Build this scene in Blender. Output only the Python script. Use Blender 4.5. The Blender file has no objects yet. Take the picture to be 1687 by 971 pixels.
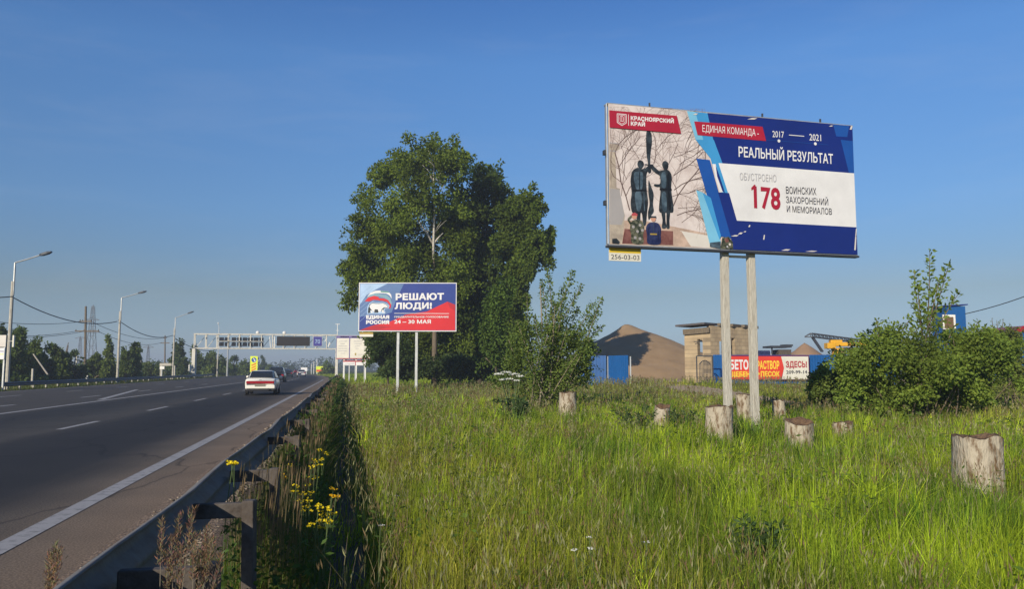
import bpy, bmesh, math, random
import numpy as np
from mathutils import Vector, Matrix, noise

random.seed(7)
RNG = np.random.default_rng(11)
SC = bpy.context.scene
COL = SC.collection

# ------------------------------------------------------------------ camera model (photo pixels 1687 x 971)
F, CX, CY, HY, CH = 1330.0, 843.5, 485.5, 609.0, 1.45
PT = math.atan((HY - CY) / F)
SP, CP = math.sin(PT), math.cos(PT)
RA = math.atan(277.5 / F * CP)                 # road heading, turned to the left of the view axis
SA, CA = math.sin(RA), math.cos(RA)

cam = bpy.data.cameras.new('camera')
cam.sensor_width = 36.0
cam.lens = F / 1687.0 * 36.0
cam.clip_start, cam.clip_end = 0.05, 6000
camo = bpy.data.objects.new('camera', cam)
COL.objects.link(camo)
camo.location = (0, 0, CH)
camo.rotation_euler = (math.radians(90) + PT, 0, 0)
SC.camera = camo

# ------------------------------------------------------------------ sky, sun, exposure
SUN_EL = math.radians(22)
LX, LY = 0.48, 0.88                            # horizontal direction the light travels
_n = math.hypot(LX, LY); LX /= _n; LY /= _n
world = bpy.data.worlds.new('World'); SC.world = world
world.use_nodes = True
wn = world.node_tree.nodes; wl = world.node_tree.links
wn.clear()
wo = wn.new('ShaderNodeOutputWorld'); bg = wn.new('ShaderNodeBackground'); sky = wn.new('ShaderNodeTexSky')
sky.sky_type = 'NISHITA'; sky.sun_disc = False
sky.sun_elevation = SUN_EL
sky.sun_rotation = math.atan2(-LX, -LY)
sky.altitude = 1000; sky.air_density = 1.0; sky.dust_density = 0.5; sky.ozone_density = 8.0
bg.inputs['Strength'].default_value = 0.1
tcw = wn.new('ShaderNodeTexCoord'); sxw = wn.new('ShaderNodeSeparateXYZ'); rpw = wn.new('ShaderNodeValToRGB'); mxw = wn.new('ShaderNodeMix')
mxw.data_type = 'RGBA'; mxw.blend_type = 'MULTIPLY'; mxw.inputs[0].default_value = 1.0
mlw = wn.new('ShaderNodeMath'); mlw.operation = 'MULTIPLY'; mlw.inputs[1].default_value = 2.0
wl.new(tcw.outputs['Generated'], sxw.inputs[0]); wl.new(sxw.outputs[2], mlw.inputs[0]); wl.new(mlw.outputs[0], rpw.inputs[0])
SKY_TINT = [(0.0, .64, .60, .63), (0.09, .90, .61, .45), (0.19, 1.0, .86, .74), (0.36, 1.08, 1.09, 1.02), (0.46, .72, .88, .98)]   # tint by elevation multiplied into the sky colour; paints horizon haze, darkens the top
for i, (z_, r_, g_, b_) in enumerate(SKY_TINT):
    e_ = rpw.color_ramp.elements[i] if i < 2 else rpw.color_ramp.elements.new(z_ * 2)
    e_.position = z_ * 2; e_.color = (r_, g_, b_, 1)
mpw = wn.new('ShaderNodeMapping'); mpw.inputs['Scale'].default_value = (1.6, 1.6, 9.0); mpw.inputs['Rotation'].default_value = (0.0, 0.12, 0.0)
czw = wn.new('ShaderNodeTexNoise'); czw.inputs['Scale'].default_value = 2.2; czw.inputs['Detail'].default_value = 8; czw.inputs['Roughness'].default_value = 0.62; czw.inputs['Distortion'].default_value = 0.4
crw = wn.new('ShaderNodeValToRGB'); crw.color_ramp.elements[0].position = 0.50; crw.color_ramp.elements[1].position = 0.80
crw.color_ramp.elements[0].color = (0, 0, 0, 1); crw.color_ramp.elements[1].color = (0.08, 0.08, 0.08, 1)
cmw = wn.new('ShaderNodeMix'); cmw.data_type = 'RGBA'; cmw.inputs[7].default_value = (4.2, 4.4, 4.7, 1)
wl.new(tcw.outputs['Generated'], mpw.inputs[0]); wl.new(mpw.outputs[0], czw.inputs[0]); wl.new(czw.outputs[0], crw.inputs[0]); wl.new(crw.outputs[0], cmw.inputs[0])
wl.new(sky.outputs[0], mxw.inputs[6]); wl.new(rpw.outputs[0], mxw.inputs[7]); wl.new(mxw.outputs[2], cmw.inputs[6]); wl.new(cmw.outputs[2], bg.inputs[0]); wl.new(bg.outputs[0], wo.inputs[0])
sun = bpy.data.lights.new('sun', 'SUN'); sun.energy = 3.7; sun.angle = math.radians(0.5); sun.color = (1.0, 0.9, 0.74)
suno = bpy.data.objects.new('sun', sun); COL.objects.link(suno)
suno.rotation_euler = Vector((LX * math.cos(SUN_EL), LY * math.cos(SUN_EL), -math.sin(SUN_EL))).to_track_quat('-Z', 'Y').to_euler()
suno.location = (-40, -40, 60)
SC.view_settings.view_transform = 'Standard'; SC.view_settings.look = 'None'
SC.view_settings.gamma = 1.0; SC.view_settings.use_curve_mapping = False
SC.view_settings.exposure = 0.5
SC.render.engine = 'CYCLES'
SC.cycles.max_bounces = 6; SC.cycles.transparent_max_bounces = 6; SC.cycles.volume_bounces = 0

# ------------------------------------------------------------------ coordinates
def P(x, y, Y):
    cx = (x - CX) / F; cy = (CY - y) / F
    k = Y / (CP - cy * SP)
    return Vector((cx * k, Y, CH + (SP + cy * CP) * k))

def bend(s):
    k = 0.00041
    s = np.asarray(s, float)
    a = np.clip(s - 100, 0, 200)
    return k * a * a + np.where(s > 300, 2 * k * 200 * (s - 300), 0)

def R(s, t, z=0.0):
    tt = t - float(bend(s))
    return Vector((tt * CA - s * SA, tt * SA + s * CA, z))

def st(X, Y):
    s = -np.asarray(X) * SA + np.asarray(Y) * CA
    t = np.asarray(X) * CA + np.asarray(Y) * SA + bend(s)
    return s, t

def smooth(a, b, x):
    x = np.clip((np.asarray(x, float) - a) / (b - a), 0, 1)
    return x * x * (3 - 2 * x)

def terrain(X, Y):
    s, t = st(X, Y)
    X = np.asarray(X, float); Y = np.asarray(Y, float)
    zr = -0.12 + 0.50 * smooth(5, 22, t) * smooth(18, 58, s)
    zr = zr + 0.05 * np.sin(X * 0.9 + 1.3) * np.sin(Y * 0.7) * smooth(1.5, 4, t)
    zr = zr - 0.07 * np.exp(-((t - 0.02) / 0.28) ** 2)
    zl = -0.10 - 0.12 * smooth(-23, -26, t)
    return np.where(t > -0.9, zr, np.where(t < -22.0, zl, -0.05))

def tz(X, Y): return float(terrain(X, Y))

def on_ground(x, Y):
    p = P(x, HY, Y); return Vector((p.x, Y, tz(p.x, Y)))

# ------------------------------------------------------------------ mesh builder
class MB:
    def __init__(s): s.v = []; s.f = []; s.m = []
    def add(s, vs, fs, mi=0):
        b = len(s.v); s.v += [tuple(v) for v in vs]
        s.f += [tuple(b + i for i in f) for f in fs]; s.m += [mi] * len(fs)
        return s
    def box(s, c, size, mi=0, M=None, rz=0):
        hx, hy, hz = size[0] / 2, size[1] / 2, size[2] / 2
        vs = [Vector((x * hx, y * hy, z * hz)) for z in (-1, 1) for y in (-1, 1) for x in (-1, 1)]
        if M is None: M = Matrix.Rotation(rz, 3, 'Z')
        vs = [M @ v + Vector(c) for v in vs]
        return s.add(vs, [(0, 2, 3, 1), (4, 5, 7, 6), (0, 1, 5, 4), (2, 6, 7, 3), (0, 4, 6, 2), (1, 3, 7, 5)], mi)
    def bar(s, a, b, w, h=None, mi=0):
        a = Vector(a); b = Vector(b); d = b - a; L = d.length
        if L < 1e-6: return s
        z = d / L; up = Vector((0, 0, 1)) if abs(z.z) < 0.95 else Vector((0, 1, 0))
        x = up.cross(z).normalized(); y = z.cross(x)
        M = Matrix((x, y, z)).transposed()
        return s.box((a + b) / 2, (w, h or w, L), mi, M)
    def tube(s, pts, rad, n=6, mi=0, cap=True):
        pts = [Vector(p) for p in pts]; b = len(s.v)
        if not hasattr(rad, '__len__'): rad = [rad] * len(pts)
        for i, p in enumerate(pts):
            d = (pts[min(i + 1, len(pts) - 1)] - pts[max(i - 1, 0)])
            d = d.normalized() if d.length > 1e-9 else Vector((0, 0, 1))
            up = Vector((0, 0, 1)) if abs(d.z) < 0.9 else Vector((0, 1, 0))
            x = up.cross(d).normalized(); y = d.cross(x)
            for k in range(n):
                a = 2 * math.pi * k / n
                s.v.append(tuple(p + (x * math.cos(a) + y * math.sin(a)) * rad[i]))
        for i in range(len(pts) - 1):
            for k in range(n):
                k2 = (k + 1) % n
                s.f.append((b + i * n + k, b + i * n + k2, b + (i + 1) * n + k2, b + (i + 1) * n + k)); s.m.append(mi)
        if cap:
            s.f.append(tuple(b + k for k in reversed(range(n)))); s.m.append(mi)
            e = b + (len(pts) - 1) * n
            s.f.append(tuple(e + k for k in range(n))); s.m.append(mi)
        return s
    def build(s, name, mats, parent=None, org=None, smooth_sh=False, bevel=0.0):
        if not isinstance(mats, (list, tuple)): mats = [mats]
        o3 = Vector((0, 0, 0))
        if parent is not None: o3 = Vector(ORG[parent.name])
        elif org is not None: o3 = Vector(org)
        me = bpy.data.meshes.new(name)
        me.from_pydata([(v[0] - o3.x, v[1] - o3.y, v[2] - o3.z) for v in s.v], [], s.f)
        for m in mats: me.materials.append(m)
        me.polygons.foreach_set('material_index', s.m)
        if smooth_sh: me.polygons.foreach_set('use_smooth', [True] * len(s.f))
        me.update()
        ob = bpy.data.objects.new(name, me); COL.objects.link(ob)
        if parent is not None: ob.parent = parent
        else: ob.location = o3
        ORG[ob.name] = tuple(o3)
        if bevel:
            md = ob.modifiers.new('bevel', 'BEVEL'); md.width = bevel; md.segments = 2; md.limit_method = 'ANGLE'
        return ob

ORG = {}
def tag(o, label, cat, group=None):
    o['label'] = label; o['category'] = cat
    if group: o['group'] = group
    return o
def thing(name, label, cat, loc, group=None):
    o = bpy.data.objects.new(name, None); COL.objects.link(o); o.location = loc
    o.empty_display_size = 0.2
    ORG[o.name] = tuple(loc)
    return tag(o, label, cat, group)
def structure(o, kind='structure'):
    o['kind'] = kind; return o
def copy_tree(root, loc, rz=0.0, sc=1.0):
    r = root.copy(); COL.objects.link(r); r.location = loc; r.rotation_euler = (0, 0, rz); r.scale = (sc, sc, sc)
    for ch in list(root.children):
        c = ch.copy(); COL.objects.link(c); c.parent = r
        for g in list(ch.children):
            d = g.copy(); COL.objects.link(d); d.parent = c
    return r

def np_obj(name, V, Fq, cols, mat_, parent=None, org=None):
    """quad mesh from arrays, colours per vertex in 'col'"""
    o3 = np.array(ORG[parent.name] if parent is not None else (org if org is not None else (0, 0, 0)), float)
    me = bpy.data.meshes.new(name)
    n = len(V); q = len(Fq)
    me.vertices.add(n); me.vertices.foreach_set('co', (V - o3).astype(np.float32).ravel())
    me.loops.add(q * 4); me.loops.foreach_set('vertex_index', Fq.astype(np.int32).ravel())
    me.polygons.add(q); me.polygons.foreach_set('loop_start', np.arange(0, q * 4, 4, dtype=np.int32))
    me.update(calc_edges=True)
    at = me.color_attributes.new('col', 'FLOAT_COLOR', 'POINT')
    at.data.foreach_set('color', np.concatenate([cols, np.ones((n, 1))], 1).astype(np.float32).ravel())
    me.materials.append(mat_)
    ob = bpy.data.objects.new(name, me); COL.objects.link(ob)
    if parent is not None: ob.parent = parent
    else: ob.location = tuple(o3)
    ORG[ob.name] = tuple(o3)
    return ob

# ------------------------------------------------------------------ materials
def _new(name):
    m = bpy.data.materials.new(name); m.use_nodes = True
    nt = m.node_tree; b = nt.nodes['Principled BSDF']
    return m, nt, b
def mat(name, col, rough=0.6, metal=0.0, var=0.12, scale=3.0, bump=0.0, bscale=30.0, col2=None, thr=None, stretch=(1, 1, 1), spec=0.4):
    m, nt, b = _new(name); N = nt.nodes; L = nt.links
    b.inputs['Roughness'].default_value = rough; b.inputs['Metallic'].default_value = metal
    b.inputs['Specular IOR Level'].default_value = spec
    tc = N.new('ShaderNodeTexCoord'); mp = N.new('ShaderNodeMapping'); mp.inputs['Scale'].default_value = stretch
    L.new(tc.outputs['Object'], mp.inputs[0])
    nz = N.new('ShaderNodeTexNoise'); nz.inputs['Scale'].default_value = scale; nz.inputs['Detail'].default_value = 6; nz.inputs['Roughness'].default_value = 0.65
    L.new(mp.outputs[0], nz.inputs['Vector'])
    rp = N.new('ShaderNodeValToRGB')
    a = tuple(c * (1 - var) for c in col); z = tuple(min(1, c * (1 + var)) for c in col)
    if col2 is not None:
        a = tuple(col); z = tuple(col2)
    lo, hi = thr if thr else (0.3, 0.7)
    rp.color_ramp.elements[0].position = lo; rp.color_ramp.elements[1].position = hi
    rp.color_ramp.elements[0].color = (*a, 1); rp.color_ramp.elements[1].color = (*z, 1)
    L.new(nz.outputs[0], rp.inputs[0]); L.new(rp.outputs[0], b.inputs['Base Color'])
    if bump:
        n2 = N.new('ShaderNodeTexNoise'); n2.inputs['Scale'].default_value = bscale; n2.inputs['Detail'].default_value = 5
        L.new(mp.outputs[0], n2.inputs['Vector'])
        bp = N.new('ShaderNodeBump'); bp.inputs['Strength'].default_value = bump; bp.inputs['Distance'].default_value = 0.03
        L.new(n2.outputs[0], bp.inputs['Height']); L.new(bp.outputs[0], b.inputs['Normal'])
    return m
def leafmat(name, trans=0.35, rough=0.65, spec=0.12):
    m, nt, b = _new(name); N = nt.nodes; L = nt.links
    at = N.new('ShaderNodeAttribute'); at.attribute_name = 'col'
    b.inputs['Roughness'].default_value = rough; b.inputs['Specular IOR Level'].default_value = spec
    L.new(at.outputs['Color'], b.inputs['Base Color'])
    tr = N.new('ShaderNodeBsdfTranslucent'); hs = N.new('ShaderNodeHueSaturation')
    hs.inputs['Saturation'].default_value = 1.15; hs.inputs['Value'].default_value = 1.3
    L.new(at.outputs['Color'], hs.inputs['Color']); L.new(hs.outputs[0], tr.inputs[0])
    mx = N.new('ShaderNodeMixShader'); mx.inputs[0].default_value = trans
    L.new(b.outputs[0], mx.inputs[1]); L.new(tr.outputs[0], mx.inputs[2])
    L.new(mx.outputs[0], N['Material Output'].inputs[0])
    return m
def flat(name, col, rough=0.5, var=0.09):
    return mat(name, col, rough=rough, var=var, scale=1.3, spec=0.3, bump=0.06, bscale=1.5)

M = {}
M['leaf'] = leafmat('leaf'); M['blade'] = leafmat('blade', 0.42, 0.6, 0.12)
M['flower'] = leafmat('petal', 0.2)
M['concrete'] = mat('concrete', (0.42, 0.39, 0.32), 0.85, var=0.2, bump=0.3)
M['galv'] = mat('galvanised_steel', (0.42, 0.43, 0.42), 0.5, 0.5, var=0.2, scale=4)
M['rust'] = mat('rusty_steel', (0.05, 0.036, 0.026), 0.9, 0.0, col2=(0.12, 0.105, 0.092), scale=9, bump=0.3)
M['railsteel'] = mat('rail_steel', (0.14, 0.138, 0.13), 0.7, 0.0, col2=(0.10, 0.07, 0.05), thr=(0.45, 0.75), scale=5, stretch=(1, 1, 1), bump=0.15)
M['darksteel'] = mat('dark_steel', (0.05, 0.055, 0.065), 0.5, 0.4)
M['greysteel'] = mat('grey_paint', (0.40, 0.42, 0.43), 0.5, 0.1, var=0.15)
M['whitepaint'] = mat('white_paint', (0.72, 0.70, 0.64), 0.5, var=0.1)
M['dirtywhite'] = mat('dirty_white_paint', (0.55, 0.53, 0.46), 0.6, col2=(0.30, 0.26, 0.18), thr=(0.5, 0.8), scale=2.5)
M['wood'] = mat('grey_wood', (0.30, 0.27, 0.22), 0.85, var=0.3, scale=6, stretch=(4, 4, 0.5), bump=0.4)
M['black'] = mat('black_rubber', (0.02, 0.02, 0.022), 0.7)
M['glass'] = mat('dark_glass', (0.02, 0.025, 0.03), 0.08, var=0.0, spec=0.6)
M['bark'] = mat('bark', (0.10, 0.075, 0.05), 0.9, col2=(0.20, 0.16, 0.11), scale=6, stretch=(3, 3, 0.6), bump=0.6)
M['birch'] = mat('birch_bark', (0.10, 0.09, 0.08), 0.8, col2=(0.46, 0.43, 0.36), thr=(0.34, 0.50), scale=2.2, stretch=(1, 1, 2.5))
M['twig'] = mat('twig', (0.17, 0.13, 0.085), 0.85, col2=(0.30, 0.26, 0.19), scale=3)
M['rope'] = mat('cable_rubber', (0.03, 0.03, 0.033), 0.6)

# ================================================================== SETTING
def grid_sheet(name, svals, tvals, zfun, m, world_uv=True):
    sv = np.asarray(svals, float); tv = np.asarray(tvals, float)
    S, T = np.meshgrid(sv, tv, indexing='ij')
    tt = T - bend(S)
    X = tt * CA - S * SA; Y = tt * SA + S * CA
    Z = zfun(X, Y, S, T)
    V = np.stack([X, Y, Z], -1).reshape(-1, 3)
    ns, ntv = len(sv), len(tv)
    idx = np.arange(ns * ntv).reshape(ns, ntv)
    Fq = np.stack([idx[:-1, :-1], idx[:-1, 1:], idx[1:, 1:], idx[1:, :-1]], -1).reshape(-1, 4)
    me = bpy.data.meshes.new(name)
    me.vertices.add(len(V)); me.vertices.foreach_set('co', V.astype(np.float32).ravel())
    q = len(Fq)
    me.loops.add(q * 4); me.loops.foreach_set('vertex_index', Fq.astype(np.int32).ravel())
    me.polygons.add(q); me.polygons.foreach_set('loop_start', np.arange(0, q * 4, 4, dtype=np.int32))
    me.polygons.foreach_set('use_smooth', np.ones(q, bool))
    me.update(calc_edges=True)
    uv = me.uv_layers.new(name='st')
    st_ = np.stack([T, S], -1).reshape(-1, 2)
    uv.data.foreach_set('uv', st_[Fq.ravel()].astype(np.float32).ravel())
    me.materials.append(m)
    ob = bpy.data.objects.new(name, me); COL.objects.link(ob)
    ORG[ob.name] = (0, 0, 0)
    return structure(ob)

# ground
def ground_mat():
    m, nt, b = _new('grassland_soil'); N = nt.nodes; L = nt.links
    b.inputs['Roughness'].default_value = 0.95; b.inputs['Specular IOR Level'].default_value = 0.1
    tc = N.new('ShaderNodeTexCoord')
    n1 = N.new('ShaderNodeTexNoise'); n1.inputs['Scale'].default_value = 0.35; n1.inputs['Detail'].default_value = 8
    n2 = N.new('ShaderNodeTexNoise'); n2.inputs['Scale'].default_value = 9; n2.inputs['Detail'].default_value = 6
    L.new(tc.outputs['Object'], n1.inputs[0]); L.new(tc.outputs['Object'], n2.inputs[0])
    r1 = N.new('ShaderNodeValToRGB'); r1.color_ramp.elements[0].position = 0.35; r1.color_ramp.elements[1].position = 0.65
    r1.color_ramp.elements[0].color = (0.055, 0.085, 0.018, 1); r1.color_ramp.elements[1].color = (0.095, 0.105, 0.035, 1)
    r2 = N.new('ShaderNodeValToRGB'); r2.color_ramp.elements[0].color = (0.5, 0.5, 0.5, 1); r2.color_ramp.elements[1].color = (1.1, 1.1, 1.0, 1)
    L.new(n1.outputs[0], r1.inputs[0]); L.new(n2.outputs[0], r2.inputs[0])
    mx = N.new('ShaderNodeMix'); mx.data_type = 'RGBA'; mx.blend_type = 'MULTIPLY'; mx.inputs[0].default_value = 1
    L.new(r1.outputs[0], mx.inputs[6]); L.new(r2.outputs[0], mx.inputs[7]); L.new(mx.outputs[2], b.inputs['Base Color'])
    bp = N.new('ShaderNodeBump'); bp.inputs['Strength'].default_value = 0.8; bp.inputs['Distance'].default_value = 0.1
    L.new(n2.outputs[0], bp.inputs['Height']); L.new(bp.outputs[0], b.inputs['Normal'])
    return m
svals = np.concatenate([np.arange(-14, 90, 1.0), np.geomspace(90, 1250, 60)])
tvals = np.concatenate([-np.geomspace(900, 31, 28), np.arange(-30, -24, 1.0), [-23, -22.3, -21.9, -12, -2, -1.1, -0.9, -0.7], np.arange(-0.5, 1.5, 0.1),
                        np.arange(1.5, 60, 0.8), np.geomspace(60, 900, 26)])
grid_sheet('ground', svals, tvals, lambda X, Y, S, T: terrain(X, Y), ground_mat())

# asphalt
def asphalt_mat():
    m, nt, b = _new('asphalt'); N = nt.nodes; L = nt.links
    b.inputs['Roughness'].default_value = 0.82; b.inputs['Specular IOR Level'].default_value = 0.25
    uv = N.new('ShaderNodeUVMap'); uv.uv_map = 'st'
    sp = N.new('ShaderNodeSeparateXYZ'); L.new(uv.outputs[0], sp.inputs[0])
    mp = N.new('ShaderNodeMapping'); mp.inputs['Scale'].default_value = (1.0, 0.06, 1); L.new(uv.outputs[0], mp.inputs[0])
    ns = N.new('ShaderNodeTexNoise'); ns.inputs['Scale'].default_value = 1.6; ns.inputs['Detail'].default_value = 5; L.new(mp.outputs[0], ns.inputs[0])
    ad = N.new('ShaderNodeMath'); ad.operation = 'MULTIPLY_ADD'; L.new(ns.outputs[0], ad.inputs[0]); ad.inputs[1].default_value = 0.9; L.new(sp.outputs[0], ad.inputs[2])
    mr = N.new('ShaderNodeMapRange'); mr.inputs['From Min'].default_value = -22; mr.inputs['From Max'].default_value = -0.5; L.new(ad.outputs[0], mr.inputs[0])
    rp = N.new('ShaderNodeValToRGB'); L.new(mr.outputs[0], rp.inputs[0])
    cr = rp.color_ramp; 
    stops = [(-22, .105, .096, .088), (-12, .10, .092, .084), (-10.6, .105, .098, .09), (-9.5, .047, .046, .047), (-8.4, .055, .053, .053), (-7.4, .080, .076, .071),
             (-6.4, .108, .100, .092), (-5.7, .044, .043, .044), (-4.6, .036, .035, .037), (-3.4, .042, .041, .042), (-2.6, .165, .14, .115), (-1.9, .30, .235, .175), (-1.0, .34, .25, .175)]
    for i, (t, r, g, bl) in enumerate(stops):
        p = (t + 22) / 21.5
        e = cr.elements[i] if i < 2 else cr.elements.new(min(p, 1))
        e.position = min(p, 1); e.color = (r * 0.58, g * 0.555, bl * 0.51, 1)
    tc = N.new('ShaderNodeTexCoord')
    g = N.new('ShaderNodeTexNoise'); g.inputs['Scale'].default_value = 60; g.inputs['Detail'].default_value = 4; L.new(tc.outputs['Object'], g.inputs[0])
    r2 = N.new('ShaderNodeValToRGB'); r2.color_ramp.elements[0].position = .32; r2.color_ramp.elements[1].position = .68; r2.color_ramp.elements[0].color = (0.5, 0.5, 0.5, 1); r2.color_ramp.elements[1].color = (1.55, 1.52, 1.48, 1); L.new(g.outputs[0], r2.inputs[0])
    g2 = N.new('ShaderNodeTexNoise'); g2.inputs['Scale'].default_value = 0.8; g2.inputs['Detail'].default_value = 6; L.new(tc.outputs['Object'], g2.inputs[0])
    r3 = N.new('ShaderNodeValToRGB'); r3.color_ramp.elements[0].position = .3; r3.color_ramp.elements[1].position = .7
    r3.color_ramp.elements[0].color = (0.85, 0.85, 0.85, 1); r3.color_ramp.elements[1].color = (1.12, 1.11, 1.1, 1); L.new(g2.outputs[0], r3.inputs[0])
    m1 = N.new('ShaderNodeMix'); m1.data_type = 'RGBA'; m1.blend_type = 'MULTIPLY'; m1.inputs[0].default_value = 1
    m2 = N.new('ShaderNodeMix'); m2.data_type = 'RGBA'; m2.blend_type = 'MULTIPLY'; m2.inputs[0].default_value = 1
    L.new(rp.outputs[0], m1.inputs[6]); L.new(r2.outputs[0], m1.inputs[7]); L.new(m1.outputs[2], m2.inputs[6]); L.new(r3.outputs[0], m2.inputs[7])
    mc = N.new('ShaderNodeMapping'); mc.inputs['Scale'].default_value = (0.30, 0.11, 1); L.new(uv.outputs[0], mc.inputs[0])
    nd = N.new('ShaderNodeTexNoise'); nd.inputs['Scale'].default_value = 2.5; nd.inputs['Detail'].default_value = 6; L.new(mc.outputs[0], nd.inputs[0])
    vm = N.new('ShaderNodeMix'); vm.data_type = 'RGBA'; vm.blend_type = 'LINEAR_LIGHT'; vm.inputs[0].default_value = 0.25; L.new(mc.outputs[0], vm.inputs[6]); L.new(nd.outputs[1], vm.inputs[7])
    vo = N.new('ShaderNodeTexVoronoi'); vo.feature = 'DISTANCE_TO_EDGE'; vo.inputs['Scale'].default_value = 1.0; L.new(vm.outputs[2], vo.inputs['Vector'])
    rc = N.new('ShaderNodeValToRGB'); rc.color_ramp.elements[0].position = 0.0; rc.color_ramp.elements[1].position = 0.011; rc.color_ramp.elements[0].color = (.45, .45, .45, 1); rc.color_ramp.elements[1].color = (1, 1, 1, 1); L.new(vo.outputs['Distance'], rc.inputs[0])
    m3 = N.new('ShaderNodeMix'); m3.data_type = 'RGBA'; m3.blend_type = 'MULTIPLY'; m3.inputs[0].default_value = 1; L.new(m2.outputs[2], m3.inputs[6]); L.new(rc.outputs[0], m3.inputs[7])
    L.new(m3.outputs[2], b.inputs['Base Color'])
    bp = N.new('ShaderNodeBump'); bp.inputs['Strength'].default_value = 0.35; bp.inputs['Distance'].default_value = 0.01
    L.new(g.outputs[0], bp.inputs['Height']); L.new(bp.outputs[0], b.inputs['Normal'])
    return m
rs = np.concatenate([np.arange(-10, 120, 2.0), np.arange(120, 420, 6.0), np.geomspace(420, 900, 16)])
grid_sheet('road', rs, np.array([-22, -18, -14, -11, -9, -6.5, -4.5, -2.7, -1.75]), lambda X, Y, S, T: 0 * X, asphalt_mat())
# gravel shoulder between asphalt and guardrail
M['gravel'] = mat('shoulder_gravel', (0.11, 0.074, 0.047), 0.95, col2=(0.31, 0.22, 0.15), thr=(0.35, 0.68), scale=22, bump=0.9, bscale=45)
def shz(X, Y, S, T):
    e = np.where(T < -1.65, 0.004, np.where(T > -0.95, -0.1, 0.02))
    return e + 0.012 * np.sin(S * 3.1 + T * 7) * np.sin(S * 1.3) * (T > -1.6) * (T < -1)
st_ = np.array([-1.9, -1.6, -1.4, -1.2, -1.05, -0.8])
grid_sheet('gravel_shoulder', np.concatenate([np.arange(-6, 30, 0.5), np.arange(30, 125, 3.0)]), st_, shz, M['gravel'])

def stones(n, s0, s1, t0, t1, pw):
    s_ = s0 + (s1 - s0) * RNG.uniform(0, 1, n) ** pw; t_ = t0 + (t1 - t0) * RNG.beta(2.2, 1.4, n); tt = t_ - bend(s_)
    c = np.stack([tt * CA - s_ * SA, tt * SA + s_ * CA, np.full(n, 0.022)], 1); sz = RNG.uniform(.004, .013, n) * np.maximum(1, s_ / 9)
    k = np.array([(-1, -1, -1), (1, -1, -1), (1, 1, -1), (-1, 1, -1), (-1, -1, 1), (1, -1, 1), (1, 1, 1), (-1, 1, 1)], float)
    V = c[:, None, :] + k[None] * sz[:, None, None] * RNG.uniform(.45, 1.15, (n, 8, 3)) * np.array((1.2, 1.0, .7))
    f = np.array([(0, 3, 2, 1), (4, 5, 6, 7), (0, 1, 5, 4), (1, 2, 6, 5), (2, 3, 7, 6), (3, 0, 4, 7)])
    Fq = (np.arange(n)[:, None, None] * 8 + f[None]).reshape(-1, 4)
    col = np.repeat(np.array((0.19, 0.155, 0.12))[None] * RNG.uniform(.4, 1.7, (n, 1)), 8, axis=0)
    o = np_obj('gravel', V.reshape(-1, 3), Fq, col, M['stone']); o['kind'] = 'stuff'
M['stone'] = leafmat('loose_stone', 0.0, 0.9)
stones(12000, 1.5, 40, -1.85, -1.06, 1.9)

# markings: worn white paint
def paint_mat():
    m = mat('road_paint', (0.17, 0.165, 0.16), 0.8, col2=(0.31, 0.30, 0.29), thr=(0.34, 0.50), scale=7, bump=0.1)
    return m
M['paint'] = paint_mat()
def marking(name, t0, t1, s0, s1, z=0.005, t_shift=0.0, w=None):
    n = max(2, int((s1 - s0) / 3) + 1)
    mb = MB()
    for i in range(n):
        s = s0 + (s1 - s0) * i / (n - 1); f = i / (n - 1)
        sh = t_shift * f
        mb.v.append(tuple(R(s, t0 + sh, z))); mb.v.append(tuple(R(s, t1 + sh, z)))
    for i in range(n - 1):
        mb.f.append((2 * i, 2 * i + 1, 2 * i + 3, 2 * i + 2)); mb.m.append(0)
    return structure(mb.build(name, M['paint']))
marking('edge_line', -2.80, -2.60, -5, 118)
marking('edge_line', -11.05, -10.83, 4, 260)
marking('edge_line', -11.5, -11.2, 42, 62, t_shift=-3.0, z=0.006)
s = 12.4
while s < 150:
    marking('lane_dash', -6.78, -6.62, s, s + 3.2); s += 9.1
s = 18.0
for s in (33.5, 45.5, 57.5, 69.5, 81.5): marking('lane_dash', -13.3, -13.1, s, s + 3.4)
for s in (26, 36, 47, 58, 70, 84, 98): marking('lane_dash', -17.8, -17.62, s, s + 3.4)
marking('edge_line', -21.3, -21.15, 30, 200)

# footpath trodden through the verge
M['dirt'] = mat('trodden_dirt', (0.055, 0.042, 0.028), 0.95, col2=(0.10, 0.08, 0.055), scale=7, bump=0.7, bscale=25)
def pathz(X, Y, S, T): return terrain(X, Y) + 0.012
grid_sheet('footpath', np.arange(1.0, 60, 0.5), np.array([-0.17, -0.08, 0.02, 0.12, 0.2]), pathz, M['dirt'])

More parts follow.
